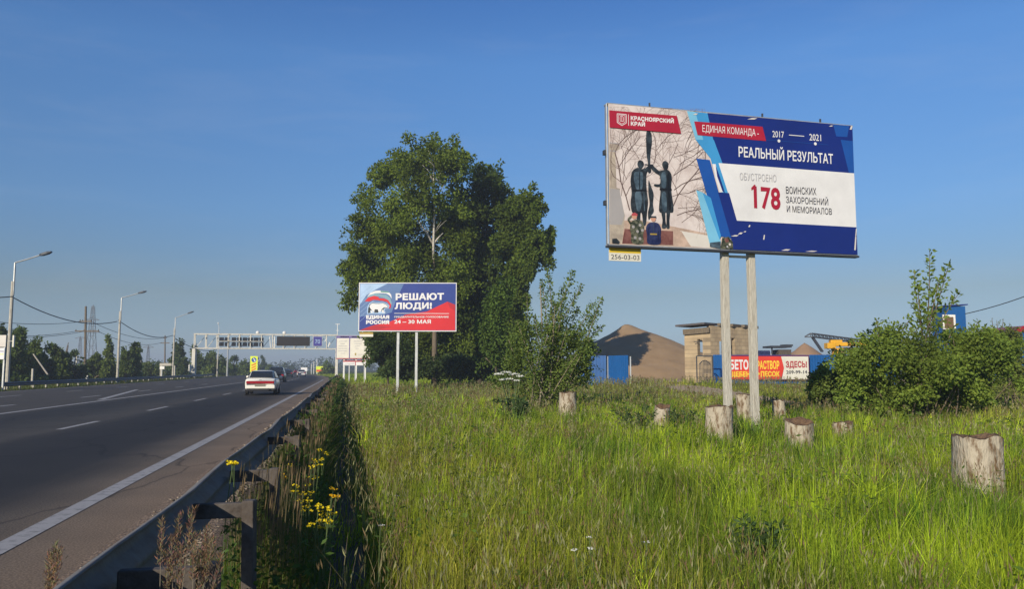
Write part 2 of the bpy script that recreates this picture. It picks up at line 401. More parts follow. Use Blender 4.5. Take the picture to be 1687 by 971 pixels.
# sandy yard and the dirt track leading out of it
M['sandydirt'] = mat('sandy_dirt', (0.36, 0.26, 0.155), 0.95, col2=(0.45, 0.33, 0.205), scale=1.2, bump=0.12, bscale=9)
def track_strip(name, pts, w, m, dz=0.02):
    P2 = []
    for (x0, y0), (x1, y1) in zip(pts[:-1], pts[1:]):
        n = max(2, int(math.hypot(x1 - x0, y1 - y0) / 0.8))
        P2 += [(x0 + (x1 - x0) * i / n, y0 + (y1 - y0) * i / n) for i in range(n)]
    P2.append(pts[-1])
    for _ in range(6):
        P2 = [P2[0]] + [((P2[i - 1][0] + P2[i][0] * 2 + P2[i + 1][0]) / 4, (P2[i - 1][1] + P2[i][1] * 2 + P2[i + 1][1]) / 4) for i in range(1, len(P2) - 1)] + [P2[-1]]
    mb = MB(); k = 7
    for i, (x, y) in enumerate(P2):
        a = P2[max(0, i - 1)]; b = P2[min(len(P2) - 1, i + 1)]
        d = Vector((b[0] - a[0], b[1] - a[1])).normalized(); nrm = Vector((d.y, -d.x))
        ww = w * (1 + 0.12 * math.sin(i * 0.7))
        for j in range(k):
            o = (j / (k - 1) - 0.5) * ww
            X = x + nrm.x * o; Y = y + nrm.y * o
            mb.v.append((X, Y, tz(X, Y) + dz))
    for i in range(len(P2) - 1):
        for j in range(k - 1):
            a = i * k + j
            mb.f.append((a, a + 1, a + k + 1, a + k)); mb.m.append(0)
    return structure(mb.build(name, m, smooth_sh=True)), P2
TRACK = [(9.5, 70), (10.6, 58), (11.0, 48), (10.9, 40), (10.9, 34), (11.5, 30), (13.5, 28), (18, 27.2), (26, 27), (34, 27)]
_, TRACKP = track_strip('dirt_track', TRACK, 3.8, M['sandydirt'])
_, _ = track_strip('yard_ground', [(5, 74), (14, 72.5), (24, 72), (45, 72)], 15.0, M['sandydirt'], 0.03)
_, PATCHP = track_strip('asphalt_apron', [(8.6, 25.8), (11.0, 25.2), (13.5, 25.0)], 2.6, mat('grey_apron', (0.06, 0.06, 0.062), 0.9, bump=0.5), 0.05)

# ================================================================== GUARDRAILS
def w_beam(name, s0, s1, t, ztop, side, m, parent, wav=0.0, step=0.8):
    prof = [(0.0, 0.0), (0.055, 0.035), (0.075, 0.07), (0.055, 0.105), (0.005, 0.14), (0.005, 0.17), (0.055, 0.205), (0.075, 0.24), (0.055, 0.275), (0.0, 0.31), (-0.012, 0.312)]
    mb = MB(); n = int((s1 - s0) / step) + 1; k = len(prof)
    for i in range(n):
        s = s0 + step * i
        dt = wav * (noise.noise(Vector((s * 0.45, 3.1, 0))) + 0.5 * noise.noise(Vector((s * 1.5, 9, 0))))
        dz = wav * 0.7 * noise.noise(Vector((s * 0.4, 0, 7.7)))
        for (o, z) in prof:
            mb.v.append(tuple(R(s, t + dt + side * o, ztop - 0.31 + z + dz)))
    for i in range(n - 1):
        for j in range(k - 1):
            a = i * k + j
            mb.f.append((a, a + 1, a + k + 1, a + k)); mb.m.append(0)
    ob = mb.build(name, m, parent=parent, smooth_sh=True)
    md = ob.modifiers.new('thickness', 'SOLIDIFY'); md.thickness = 0.012; md.offset = 0
    return ob
gr = thing('guardrail', 'rusty grey guardrail on bracketed posts between the gravel shoulder and the weedy footpath', 'guardrail', R(4, -0.84, -0.05), 'guardrails along the highway')
w_beam('beam', -3, 118, -0.84, 0.77, -1, M['railsteel'], gr, wav=0.05)
s = 0.3; k = 0
while s < 112:
    mb = MB(); j = random.uniform(-0.02, 0.02)
    a = R(s, -0.50, -0.12); b = R(s, -0.50 + j, 0.70)
    mb.bar(a, b, 0.07, 0.075)
    po = mb.build('post', M['rust'], parent=gr, bevel=0.008)
    mb = MB(); mb.bar(R(s, -0.825, 0.645), R(s, -0.54, 0.645), 0.05, 0.085)
    mb.build('spacer', M['rust'], parent=po, bevel=0.006)
    s += 1.55 if s < 5 else 3.1
gl = thing('guardrail', 'dark guardrail along the far road edge with a grass strip under it', 'guardrail', R(60, -23.2, -0.1), 'guardrails along the highway')
w_beam('beam', 38, 170, -23.2, 0.56, 1, M['darksteel'], gl, wav=0.03, step=1.5)
s = 39
while s < 168:
    mb = MB(); mb.bar(R(s, -23.34, -0.2), R(s, -23.34, 0.54), 0.1, 0.12)
    mb.build('post', M['concrete'], parent=gl); s += 2.7

# ================================================================== SIGN ART
def homog(src, dst):
    A = []; B = []
    for (x, y), (u, v) in zip(src, dst):
        A.append([x, y, 1, 0, 0, 0, -u * x, -u * y]); B.append(u)
        A.append([0, 0, 0, x, y, 1, -v * x, -v * y]); B.append(v)
    h = np.linalg.solve(np.array(A, float), np.array(B, float))
    Hm = np.append(h, 1).reshape(3, 3)
    def f(p):
        q = Hm @ np.array([p[0], p[1], 1.0]); return (q[0] / q[2], q[1] / q[2])
    return f
_txt = {}
def text_mesh(txt, bold=0.0):
    """letter outlines filled by non-zero winding, cut into thin trapezoids"""
    key = (txt, bold)
    if key in _txt: return _txt[key]
    cu = bpy.data.curves.new('lettering', 'FONT'); cu.body = txt; cu.resolution_u = 3; cu.fill_mode = 'NONE'
    if bold > 0.02: cu.space_character = 1.0 + bold * 1.2
    ob = bpy.data.objects.new('lettering', cu); COL.objects.link(ob)
    dg = bpy.context.evaluated_depsgraph_get()
    me = bpy.data.meshes.new_from_object(ob.evaluated_get(dg))
    co = np.array([v.co[:2] for v in me.vertices])
    ed = [tuple(e.vertices) for e in me.edges]
    bpy.data.objects.remove(ob); bpy.data.curves.remove(cu); bpy.data.meshes.remove(me)
    nb = {}
    for a, b in ed: nb.setdefault(a, []).append(b); nb.setdefault(b, []).append(a)
    seen = set(); loops = []
    for v0 in sorted(nb):
        if v0 in seen: continue
        lp = [v0]; seen.add(v0); cur = min(nb[v0])
        while cur not in seen:
            seen.add(cur); lp.append(cur); nx = [w for w in nb[cur] if w not in seen]
            if not nx: break
            cur = nx[0]
        if len(lp) > 2: loops.append(co[lp])
    # group contours into glyphs by overlapping x ranges
    loops.sort(key=lambda l: l[:, 0].min()); groups = []
    for l in loops:
        if groups and l[:, 0].min() < groups[-1][1] - 1e-4: groups[-1][0].append(l); groups[-1][1] = max(groups[-1][1], l[:, 0].max())
        else: groups.append([[l], l[:, 0].max()])
    V = []; Fc = []
    for g, _ in groups:
        if bold > 0:
            big = max(g, key=lambda l: np.ptp(l[:, 0]) * np.ptp(l[:, 1]))
            ar = float(np.sum(big[:, 0] * np.roll(big[:, 1], -1) - np.roll(big[:, 0], -1) * big[:, 1]))
            sg = 1.0 if ar < 0 else -1.0
            out = []
            for l in g:
                d1 = l - np.roll(l, 1, axis=0); d2 = np.roll(l, -1, axis=0) - l
                d1 /= np.linalg.norm(d1, axis=1, keepdims=True) + 1e-9; d2 /= np.linalg.norm(d2, axis=1, keepdims=True) + 1e-9
                m_ = np.stack([-d1[:, 1], d1[:, 0]], 1) + np.stack([-d2[:, 1], d2[:, 0]], 1)
                out.append(l + sg * m_ * np.clip(2 / (np.sum(m_ * m_, axis=1, keepdims=True) + 1e-6), 0.5, 1.0) * bold)
            g = out
        E = []
        for l in g:
            for p, q in zip(l, np.roll(l, -1, axis=0)):
                if abs(p[1] - q[1]) > 1e-6: E.append((p[0], p[1], q[0], q[1]))
        ys = sorted({round(float(y), 3) for l in g for y in l[:, 1]})
        yy = []
        for a, b in zip(ys[:-1], ys[1:]):
            k = max(1, int((b - a) / 0.05)); yy += [a + (b - a) * t / k for t in range(k)]
        yy.append(ys[-1])
        for a, b in zip(yy[:-1], yy[1:]):
            if b - a < 1e-5: continue
            ym = (a + b) / 2; cr = []
            for (x0, y0, x1, y1) in E:
                if min(y0, y1) <= ym < max(y0, y1):
                    f = lambda y: x0 + (x1 - x0) * min(1, max(0, (y - y0) / (y1 - y0)))
                    cr.append((f(ym), f(a), f(b), 1 if y1 > y0 else -1))
            cr.sort(); w = 0
            for c in cr:
                if w == 0: st_ = c
                w += c[3]
                if w == 0 and c[0] - st_[0] > 1e-4:
                    k = len(V); V += [(st_[1], a), (c[1], a), (c[2], b), (st_[2], b)]; Fc.append((k, k + 1, k + 2, k + 3))
    _txt[key] = (np.array(V), Fc)
    return _txt[key]
def cap_h(bold): return float(text_mesh('Н', bold)[0][:, 1].max())
C_ = lambda n, a, b, sc, t=(0.38, 0.62): mat('print_' + n, a, 0.5, col2=b, thr=t, scale=sc, spec=0.3)
def mottle():
    C['photo'] = C_('sky_and_twigs', (0.66, 0.585, 0.545), (0.47, 0.385, 0.35), 3.2, (0.40, 0.72))
    C['statue'] = C_('bronze', (0.014, 0.018, 0.022), (0.055, 0.075, 0.088), 7.0, (0.46, 0.72))
    C['statueblue'] = C_('bronze_light', (0.03, 0.05, 0.07), (0.085, 0.13, 0.165), 8.0)
    C['camo'] = C_('camouflage', (0.022, 0.03, 0.018), (0.13, 0.13, 0.085), 14.0, (0.44, 0.56))
    C['granite'] = C_('granite', (0.11, 0.035, 0.03), (0.21, 0.09, 0.075), 5.0)
    C['beige'] = C_('paving', (0.55, 0.40, 0.31), (0.36, 0.26, 0.20), 4.0)
    C['stone'] = C_('column', (0.47, 0.40, 0.31), (0.30, 0.25, 0.20), 4.0)
    C['navy'] = C_('uniform', (0.008, 0.012, 0.055), (0.03, 0.04, 0.11), 8.0)
class Art:
    """flat print on a sign face: u right, v up, thin layers in front"""
    def __init__(s, O, T, step=0.002, base=0.003):
        s.O = Vector(O); s.T = Vector(T).normalized(); s.N = Vector((s.T.y, -s.T.x, 0)); s.mb = MB(); s.mats = []; s.step = step; s.base = base; s.lay = 0; s.h = lambda p: p
    def mi(s, m):
        if m not in s.mats: s.mats.append(m)
        return s.mats.index(m)
    def w(s, u, v, d=0.0): return s.O + s.T * u + Vector((0, 0, v)) + s.N * d
    def box(s, u0, u1, v0, v1, d0, d1, m):
        vs = [s.w(u, v, d) for d in (d0, d1) for v in (v0, v1) for u in (u0, u1)]
        s.mb.add(vs, [(0, 2, 3, 1), (4, 5, 7, 6), (0, 1, 5, 4), (2, 6, 7, 3), (0, 4, 6, 2), (1, 3, 7, 5)], s.mi(m))
    def poly(s, pts, m, uv=False, hold=False):
        if not hold: s.lay += 1
        q = [p if uv else s.h(p) for p in pts]
        ar = sum(q[i][0] * q[(i + 1) % len(q)][1] - q[(i + 1) % len(q)][0] * q[i][1] for i in range(len(q)))
        if ar < 0: q = q[::-1]
        s.mb.add([s.w(u, v, s.base + s.step * s.lay) for u, v in q], [tuple(range(len(q)))], s.mi(m))
    def blob(s, pts, m, sub=4, hold=False):
        q = [Vector(s.h(p)) for p in pts]; n = len(q); out = []
        for i in range(n):
            a, b, c, d = q[i - 1], q[i], q[(i + 1) % n], q[(i + 2) % n]
            for k in range(sub):
                t = k / sub
                out.append(tuple(0.5 * ((2 * b) + (c - a) * t + (2 * a - 5 * b + 4 * c - d) * t * t + (3 * b - a - 3 * c + d) * t ** 3)))
        s.poly(out, m, uv=True, hold=hold)
    def line(s, pts, wd, m, hold=True):
        q = [s.h(p) for p in pts]
        for a, b in zip(q[:-1], q[1:]):
            d = Vector((b[0] - a[0], b[1] - a[1]))
            if d.length < 1e-6: continue
            n = Vector((-d.y, d.x)).normalized() * wd / 2
            s.poly([(a[0] - n.x, a[1] - n.y), (b[0] - n.x, b[1] - n.y), (b[0] + n.x, b[1] + n.y), (a[0] + n.x, a[1] + n.y)], m, uv=True, hold=hold)
    def disc(s, c, r, m, n=20, ry=None):
        c = s.h(c); ry = ry or r
        s.poly([(c[0] + r * math.cos(2 * math.pi * i / n), c[1] + ry * math.sin(2 * math.pi * i / n)) for i in range(n)], m, uv=True)
    def text(s, txt, a, b, top, m, bold=0.0):
        """a,b: baseline ends, top: a point at cap height over a"""
        s.lay += 1
        V, Fc = text_mesh(txt, bold)
        a = np.array(s.h(a)); b = np.array(s.h(b)); tp = np.array(s.h(top))
        x0, x1 = V[:, 0].min(), V[:, 0].max(); ch = cap_h(bold)
        ex = (b - a) / (x1 - x0); hh = tp[1] - a[1]
        vs = [s.w(a[0] + ex[0] * (x - x0), a[1] + ex[1] * (x - x0) + hh * y / ch, s.base + s.step * s.lay) for x, y in V]
        s.mb.add(vs, Fc, s.mi(m))
    def build(s, name, parent): return s.mb.build(name, s.mats, parent=parent)

INK = dict(skin=1.2, bannerred=0.8, banneryel=0.9, signyel=1.0, erred=0.85, erdark=0.85, cyan=0.8, palecyan=0.85, yellow=0.9, orange=0.9, ltgrey=0.8)
C = {k: flat('print_' + k, v if min(v) > 0.3 else tuple(c * INK.get(k, 0.62) for c in v)) for k, v in dict(
    photo=(0.62, 0.54, 0.50), deepblue=(0.012, 0.035, 0.26), midblue=(0.018, 0.12, 0.50), cyan=(0.06, 0.34, 0.68), palecyan=(0.20, 0.52, 0.72),
    red=(0.58, 0.022, 0.055), white=(0.69, 0.68, 0.665), offwhite=(0.60, 0.56, 0.50), statue=(0.024, 0.032, 0.038), statueblue=(0.045, 0.08, 0.115), statuedark=(0.012, 0.014, 0.018), camo=(0.05, 0.062, 0.04), navy=(0.014, 0.02, 0.09),
    skin=(0.42, 0.22, 0.15), granite=(0.22, 0.075, 0.06), beige=(0.52, 0.38, 0.30), stone=(0.46, 0.39, 0.31), greystone=(0.33, 0.31, 0.302), twig=(0.36, 0.26, 0.23), twigdark=(0.22, 0.15, 0.13), ltgrey=(0.42, 0.41, 0.42), ink=(0.05, 0.05, 0.075),
    gold=(0.55, 0.38, 0.06), yellow=(0.75, 0.52, 0.03), violet=(0.20, 0.15, 0.42), pinkred=(0.62, 0.10, 0.11), erblue=(0.035, 0.075, 0.36), erlight=(0.16, 0.28, 0.55), erpale=(0.36, 0.50, 0.68),
    erred=(0.66, 0.022, 0.03), erdark=(0.48, 0.018, 0.03), flagblue=(0.30, 0.52, 0.62), bannerred=(0.78, 0.06, 0.035), banneryel=(0.85, 0.58, 0.05), purple=(0.17, 0.03, 0.13), cream=(0.66, 0.63, 0.53), signyel=(0.62, 0.72, 0.03), orange=(0.75, 0.16, 0.03), signblue=(0.03, 0.13, 0.42),
    vms=(0.035, 0.028, 0.022), led=(0.010, 0.012, 0.018), speedblue=(0.10, 0.09, 0.42), green=(0.12, 0.40, 0.30)).items()}

# ================================================================== BIG BILLBOARD
mottle()
def edge_depth(xt, yt, xb, yb, h):
    a = P(xt, yt, 1.0).z - P(xb, yb, 1.0).z
    return h / a
def panel_frame(TL, TR, BR, BL, h):
    Yl = edge_depth(*TL, *BL, h); Yr = edge_depth(*TR, *BR, h)
    l = P(*BL, Yl); r = P(*BR, Yr)
    z = (l.z + r.z) / 2
    O = Vector((l.x, l.y, z)); T = Vector((r.x - l.x, r.y - l.y, 0))
    return O, T.normalized(), T.length
def zoomf(z, x0, y0): return lambda p: (x0 + p[0] / z, y0 + p[1] / z)
z1 = zoomf(3.348, 980, 160)
q1 = [(87, 52), (1418, 145), (1445, 855), (84, 828)]
O1, T1, W1 = panel_frame(*[z1(p) for p in q1], 3.06)
H1 = 3.06
N1 = Vector((T1.y, -T1.x, 0))
pm = O1 + T1 * (W1 * 0.52) - N1 * 0.16
bb = thing('billboard', 'tall blue and white billboard showing a war memorial and the number 178', 'billboard', (pm.x, pm.y, tz(pm.x, pm.y)), 'roadside billboards')
A = Art(O1, T1, step=0.0004)
A.h = homog(q1, [(0, H1), (W1, H1), (W1, 0), (0, 0)])
A.box(0, W1, 0, H1, -0.05, 0.0, C['offwhite'])
A.poly([(84, 828), (1445, 855), (1418, 145), (87, 52)], C['photo'])
# sky tone blocks and ground of the printed photograph
A.poly([(84, 700), (250, 690), (420, 720), (640, 760), (690, 836), (84, 828)], C['beige'])
A.poly([(470, 745), (640, 770), (660, 838), (530, 830)], C['offwhite'])
# printed column and wall
A.poly([(87, 275), (142, 270), (145, 300), (120, 315), (124, 515), (143, 520), (140, 545), (168, 668), (150, 822), (84, 822)], C['stone'])
A.poly([(87, 520), (140, 524), (166, 668), (150, 720), (84, 720)], C['greystone'])
A.line([(88, 268), (146, 272)], 0.03, C['greystone']); A.line([(88, 310), (126, 314)], 0.03, C['greystone'])
# printed bare trees
rt = random.Random(5)
A.lay += 1
def printed_branch(x, y, ang, L, w, depth):
    pts = [(x, y)]
    for i in range(4):
        ang += rt.uniform(-0.28, 0.28)
        x += math.cos(ang) * L / 4; y -= math.sin(ang) * L / 4
        x = min(max(x, 95), 615); y = min(max(y, 70), 800)
        pts.append((x, y))
        if depth > 0 and rt.random() < 0.9:
            printed_branch(x, y, ang + rt.choice([-1, 1]) * rt.uniform(0.4, 0.9), L * 0.62, w * 0.6, depth - 1)
    A.line(pts, w, C['twigdark'] if depth > 1 else C['twig'])
printed_branch(195, 640, 1.75, 330, 0.026, 3)
printed_branch(430, 620, 1.35, 300, 0.024, 3)
printed_branch(440, 520, 0.7, 230, 0.02, 3)
printed_branch(455, 660, 0.25, 190, 0.02, 3)
printed_branch(330, 380, 1.2, 200, 0.016, 2)
printed_branch(440, 440, 0.45, 210, 0.018, 3)
printed_branch(150, 300, 1.3, 180, 0.012, 2)
for (x, y, a, L, w) in ((470, 380, 0.9, 190, 0.012), (420, 560, 0.35, 210, 0.013), (460, 620, 0.05, 170, 0.012), (350, 300, 0.9, 190, 0.012), (250, 350, 1.9, 180, 0.012), (180, 470, 2.2, 160, 0.012), (500, 300, 1.3, 170, 0.010), (150, 560, 1.5, 240, 0.012), (360, 460, 1.1, 220, 0.012), (440, 340, 0.2, 180, 0.012), (480, 700, 0.6, 150, 0.012), (280, 250, 0.9, 150, 0.01)): printed_branch(x, y, a, L, w, 3)
A.lay += 1
# plinth and two bronze figures raising a sword
A.poly([(165, 742), (432, 748), (432, 826), (150, 824)], C['granite'])
A.poly([(432, 745), (478, 748), (528, 830), (432, 828)], C['beige'])
A.blob([(292, 204), (317, 206), (322, 258), (314, 318), (311, 380), (316, 420), (306, 432), (297, 420), (299, 380), (291, 320)], C['statue'])
A.poly([(280, 380), (328, 382), (328, 389), (280, 387)], C['statue'])
# man: cape, torso, raised arm, legs
A.blob([(213, 420), (232, 404), (250, 402), (262, 408), (284, 402), (300, 388), (316, 380), (326, 388), (318, 402), (298, 420), (290, 440), (288, 480), (290, 530), (296, 590), (290, 650), (282, 715), (268, 716), (262, 660), (254, 655), (250, 715), (234, 712), (230, 655), (208, 650), (200, 600), (206, 540), (201, 480), (206, 440)], C['statue'])
A.blob([(245, 366), (258, 360), (272, 368), (276, 384), (268, 402), (256, 408), (245, 398), (240, 382)], C['statue'])
A.blob([(222, 430), (250, 422), (268, 430), (270, 470), (262, 520), (236, 524), (222, 480)], C['statueblue'])
A.blob([(226, 540), (256, 534), (262, 590), (250, 640), (236, 640), (226, 590)], C['statueblue'])
A.poly([(214, 524), (288, 520), (288, 530), (214, 534)], C['statuedark'])
A.line([(252, 425), (250, 520)], 0.02, C['statuedark']); A.line([(274, 540), (276, 640)], 0.022, C['statueblue'])
# woman: head scarf, arm up to the sword, skirt, boots
A.blob([(382, 366), (394, 360), (408, 370), (410, 390), (404, 406), (390, 410), (380, 398), (376, 380)], C['statue'])
A.blob([(308, 388), (320, 384), (340, 400), (358, 416), (378, 412), (402, 408), (420, 422), (428, 450), (424, 500), (426, 540), (434, 600), (433, 642), (412, 646), (384, 648), (357, 642), (358, 590), (364, 540), (362, 508), (346, 506), (330, 500), (332, 490), (350, 490), (364, 484), (362, 446), (340, 430), (318, 410)], C['statue'])
A.blob([(368, 640), (388, 642), (390, 690), (394, 730), (370, 732), (374, 690)], C['statue']); A.blob([(398, 640), (416, 640), (412, 690), (412, 732), (396, 732), (396, 690)], C['statue'])
A.blob([(372, 430), (392, 424), (398, 470), (392, 510), (374, 506), (370, 470)], C['statueblue'])
A.blob([(374, 540), (394, 536), (398, 630), (378, 636), (370, 590)], C['statueblue'])
A.blob([(404, 434), (416, 440), (416, 520), (422, 620), (410, 630), (404, 540)], C['statuedark'])
A.poly([(360, 512), (426, 512), (427, 524), (360, 523)], C['statuedark'])
# ribbon between the figures
A.blob([(300, 470), (312, 500), (326, 545), (322, 600), (326, 640), (312, 664), (298, 690), (294, 650), (304, 600), (298, 540)], C['statue'])
# printed guards of honour
A.blob([(198, 712), (212, 694), (240, 690), (266, 706), (272, 740), (266, 775), (264, 822), (204, 820), (200, 775), (194, 745)], C['camo'])
A.line([(200, 715), (184, 690), (206, 668)], 0.045, C['camo'])
A.disc((219, 672), 0.06, C['skin']); A.poly([(203, 668), (206, 655), (222, 650), (236, 658), (236, 668)], C['pinkred'])
for (cx_, cy_) in ((212, 730), (235, 755), (250, 720), (222, 790), (248, 795), (262, 748)): A.disc((cx_, cy_), 0.035, C['greystone'], n=6)
A.blob([(282, 735), (296, 708), (323, 702), (350, 708), (364, 735), (362, 775), (357, 822), (292, 822), (287, 775)], C['navy'])
A.line([(323, 706), (323, 764)], 0.012, C['statueblue']); A.line([(296, 730), (296, 800)], 0.012, C['statue']); A.line([(350, 730), (350, 800)], 0.012, C['statue'])
A.disc((323, 684), 0.058, C['skin']); A.poly([(305, 678), (306, 668), (338, 668), (340, 678)], C['statue'])
A.poly([(304, 764), (342, 764), (342, 772), (304, 772)], C['gold'])
A.poly([(94, 800), (118, 796), (136, 815), (130, 826), (94, 824)], C['statue'])
# blue stripes
A.poly([(514, 84), (628, 93), (705, 366), (790, 640), (700, 560), (640, 340), (560, 240)], C['cyan'])
A.poly([(514, 84), (560, 88), (602, 240), (560, 240)], C['palecyan'])
A.poly([(626, 92), (1418, 145), (1427, 406), (684, 368)], C['deepblue'])
A.poly([(604, 210), (660, 240), (708, 372), (655, 372)], C['cyan'])
A.poly([(1313, 139), (1400, 145), (1390, 206), (1330, 204)], C['midblue'])
A.poly([(1354, 222), (1421, 228), (1427, 406), (1398, 402)], C['midblue'])
A.poly([(684, 366), (1427, 405), (1439, 703), (782, 682)], C['white'])
A.poly([(650, 372), (668, 372), (706, 526), (688, 528)], C['white'])
A.poly([(668, 378), (690, 440), (718, 530), (704, 520), (676, 440)], C['deepblue'])
A.poly([(562, 344), (636, 350), (750, 780), (682, 770)], C['midblue'])
A.poly([(560, 518), (594, 530), (692, 800), (688, 836), (634, 828)], C['palecyan'])
A.poly([(594, 530), (640, 560), (694, 770), (686, 790)], C['cyan'])
A.poly([(680, 528), (740, 530), (782, 682), (1439, 703), (1445, 855), (738, 842), (750, 780)], C['deepblue'])
A.poly([(632, 808), (690, 800), (690, 840), (632, 830)], C['statueblue'])
A.poly([(700, 780), (735, 772), (758, 800), (760, 842), (690, 838)], C['camo'])
A.poly([(712, 785), (730, 780), (738, 800), (720, 806)], C['granite']); A.disc((742, 815), 0.03, C['offwhite'], n=7); A.disc((728, 828), 0.025, C['ltgrey'], n=6)
# peeling scratches
for (x, y, a, b_) in ((770, 766, 22, 4), (800, 752, 14, 5), (825, 742, 8, 3), (930, 770, 5, 14), (560, 100, 14, 4), (1432, 790, 6, 40), (1436, 730, 4, 22), (870, 118, 28, 4), (1300, 148, 12, 3), (1050, 838, 26, 4), (1190, 842, 34, 3), (1410, 155, 8, 10), (850, 710, 6, 6)):
    A.poly([(x - a, y + b_), (x, y - b_), (x + a, y - b_ * 0.8), (x + a * 0.4, y + b_)], C['offwhite'], hold=True)
A.lay += 1
A.poly([(88, 90), (458, 112), (480, 209), (89, 184)], C['red'])
A.poly([(552, 140), (926, 161), (945, 239), (570, 215)], C['red'])
wl_ = 0.014
A.line([(131, 108), (181, 111), (181, 158), (156, 172), (131, 156), (131, 108)], wl_, C['white'])
A.line([(138, 114), (174, 117), (174, 154), (156, 164), (138, 152), (138, 114)], wl_ * 0.7, C['white'])
A.line([(147, 148), (147, 124), (156, 120), (165, 126), (165, 150), (147, 148)], wl_ * 0.7, C['white']); A.line([(156, 124), (156, 150)], wl_ * 0.7, C['white'])
A.line([(193, 110), (193, 172)], 0.012, C['white'])
A.text('КРАСНОЯРСКИЙ', (205, 140), (441, 152), (205, 118), C['white'], 0.045)
A.text('КРАЙ', (205, 170), (283, 174), (205, 148), C['white'], 0.045)
A.text('ЕДИНАЯ КОМАНДА -', (597, 196), (905, 213), (597, 158), C['white'], 0.0)
A.text('2017', (980, 216), (1043, 219), (980, 180), C['white'], 0.008)
A.text('2021', (1182, 229), (1246, 232), (1182, 192), C['white'], 0.008)
A.line([(1070, 203), (1153, 208)], 0.017, C['white'])
A.line([(945, 233), (1285, 252)], 0.008, C['midblue'])
A.disc((1015, 237), 0.036, C['white']); A.disc((1214, 248), 0.036, C['white'])
A.text('РЕАЛЬНЫЙ РЕЗУЛЬТАТ', (794, 328), (1311, 356), (794, 272), C['white'], 0.018)
A.text('ОБУСТРОЕНО', (799, 457), (1000, 464), (799, 417), C['ltgrey'], -0.004)
A.text('178', (876, 605), (1022, 612), (876, 482), C['red'], 0.03)
A.poly([(861, 499), (878, 481), (884, 482), (884, 498), (862, 513)], C['red'])
A.text('ВОИНСКИХ', (1052, 526), (1218, 530), (1052, 487), C['ink'], 0.0)
A.text('ЗАХОРОНЕНИЙ', (1052, 577), (1283, 585), (1052, 541), C['ink'], 0.0)
A.text('И МЕМОРИАЛОВ', (1056, 627), (1303, 637), (1056, 592), C['ink'], 0.0)
A.build('panel', bb)
# frame: side profile, rails behind, ties
fr = MB()
def w1(u, v, d): return O1 + T1 * u + Vector((0, 0, v)) + N1 * d
for v in (-0.012, H1 + 0.012): fr.bar(w1(-0.03, v, -0.10), w1(W1 + 0.03, v, -0.10), 0.2, 0.02, 0)
for u in (-0.014, W1 + 0.014): fr.bar(w1(u, 0.0, -0.12), w1(u, H1, -0.12), 0.024, 0.27, 0)
for v in (0.5, 1.5, 2.5): fr.bar(w1(0.05, v, -0.13), w1(W1 - 0.05, v, -0.13), 0.10, 0.08, 0)
fr.build('frame', M['galv'], parent=bb)
fb = MB()
fb.bar(w1(-0.05, -0.045, -0.06), w1(W1 + 0.05, -0.045, -0.06), 0.16, 0.04, 0)
fb.build('bottom_lip', M['darksteel'], parent=bb)
for v in (0.9, 2.0): 
    mb = MB(); mb.bar(w1(-0.09, v, -0.1), w1(-0.04, v, -0.1), 0.1, 0.1); mb.build('hinge', M['darksteel'], parent=bb)
for u in (1.0, W1 * 0.62, W1 * 0.87):
    mb = MB(); mb.bar(w1(u, H1 + 0.05, -0.08), w1(u, H1 + 0.13, -0.08), 0.035, 0.035); mb.build('lug', M['darksteel'], parent=bb)
# posts
def post_between(xt, xb, yb, Y, wd, name, m, par):
    top = P(xt, 412, Y); g = tz(top.x, Y)
    mb = MB(); n = 9
    pts = []
    for i in range(n):
        f = i / (n - 1); z = g - 0.3 + (top.z + 0.05 - g + 0.3) * f
        pts.append((top.x + 0.008 * math.sin(i * 1.7), Y, z))
    for a, b in zip(pts[:-1], pts[1:]): pass
    mb.tube(pts, [wd * 0.53 + 0.004 * math.sin(i * 2.3) for i in range(n)], 4, 0)
    ob = mb.build(name, m, parent=par)
    return top
M['postwood'] = mat('weathered_post', (0.46, 0.43, 0.36), 0.85, col2=(0.25, 0.21, 0.15), thr=(0.5, 0.78), scale=5, stretch=(3, 3, 0.7), bump=0.6, bscale=14)
def square_post(x0, Y, z0, z1, wx, wy, name, m, par, ang):
    mb = MB(); n = 12
    for i in range(n):
        z = z0 + (z1 - z0) * i / (n - 1); e = 1 + 0.05 * noise.noise(Vector((x0, z * 1.3, 2)))
        for (a, b) in ((-1, -1), (1, -1), (1, 1), (-1, 1)):
            px, py = a * wx / 2 * e, b * wy / 2
            mb.v.append((x0 + px * math.cos(ang) - py * math.sin(ang) + 0.012 * noise.noise(Vector((z, x0, 0))), Y + px * math.sin(ang) + py * math.cos(ang), z))
    for i in range(n - 1):
        for k in range(4):
            a = i * 4 + k; b = i * 4 + (k + 1) % 4
            mb.f.append((a, b, b + 4, a + 4)); mb.m.append(0)
    mb.f.append(tuple((n - 1) * 4 + k for k in range(4))); mb.m.append(0)
    return mb.build(name, m, parent=par, bevel=0.012)
ang1 = math.atan2(T1.y, T1.x)
def plane_Y(x, back):
    """depth at which the pixel column x meets the billboard plane moved back"""
    o = O1 - N1 * back; rx = (x - CX) / F / (CP + math.tan(PT) * SP)
    # (o + T*k): X = rx*Y
    k = (o.x - rx * o.y) / (rx * T1.y - T1.x)
    return (o + T1 * k).y
for xb in (1193.0, 1236.5):
    Y = plane_Y(xb, 0.22); X = P(xb, 420, Y).x
    square_post(X, Y, tz(X, Y) - 0.3, O1.z + 0.3, 0.16, 0.14, 'post', M['postwood'], bb, ang1)
mb = MB(); ya = plane_Y(1188, 0.1); yb_ = plane_Y(1246, 0.1)
a_ = P(1190, 414, ya); b_ = P(1243, 416, yb_); mb.bar((a_.x, a_.y + .12, O1.z - 0.13), (b_.x, b_.y + .12, O1.z - 0.13), 0.06, 0.05)
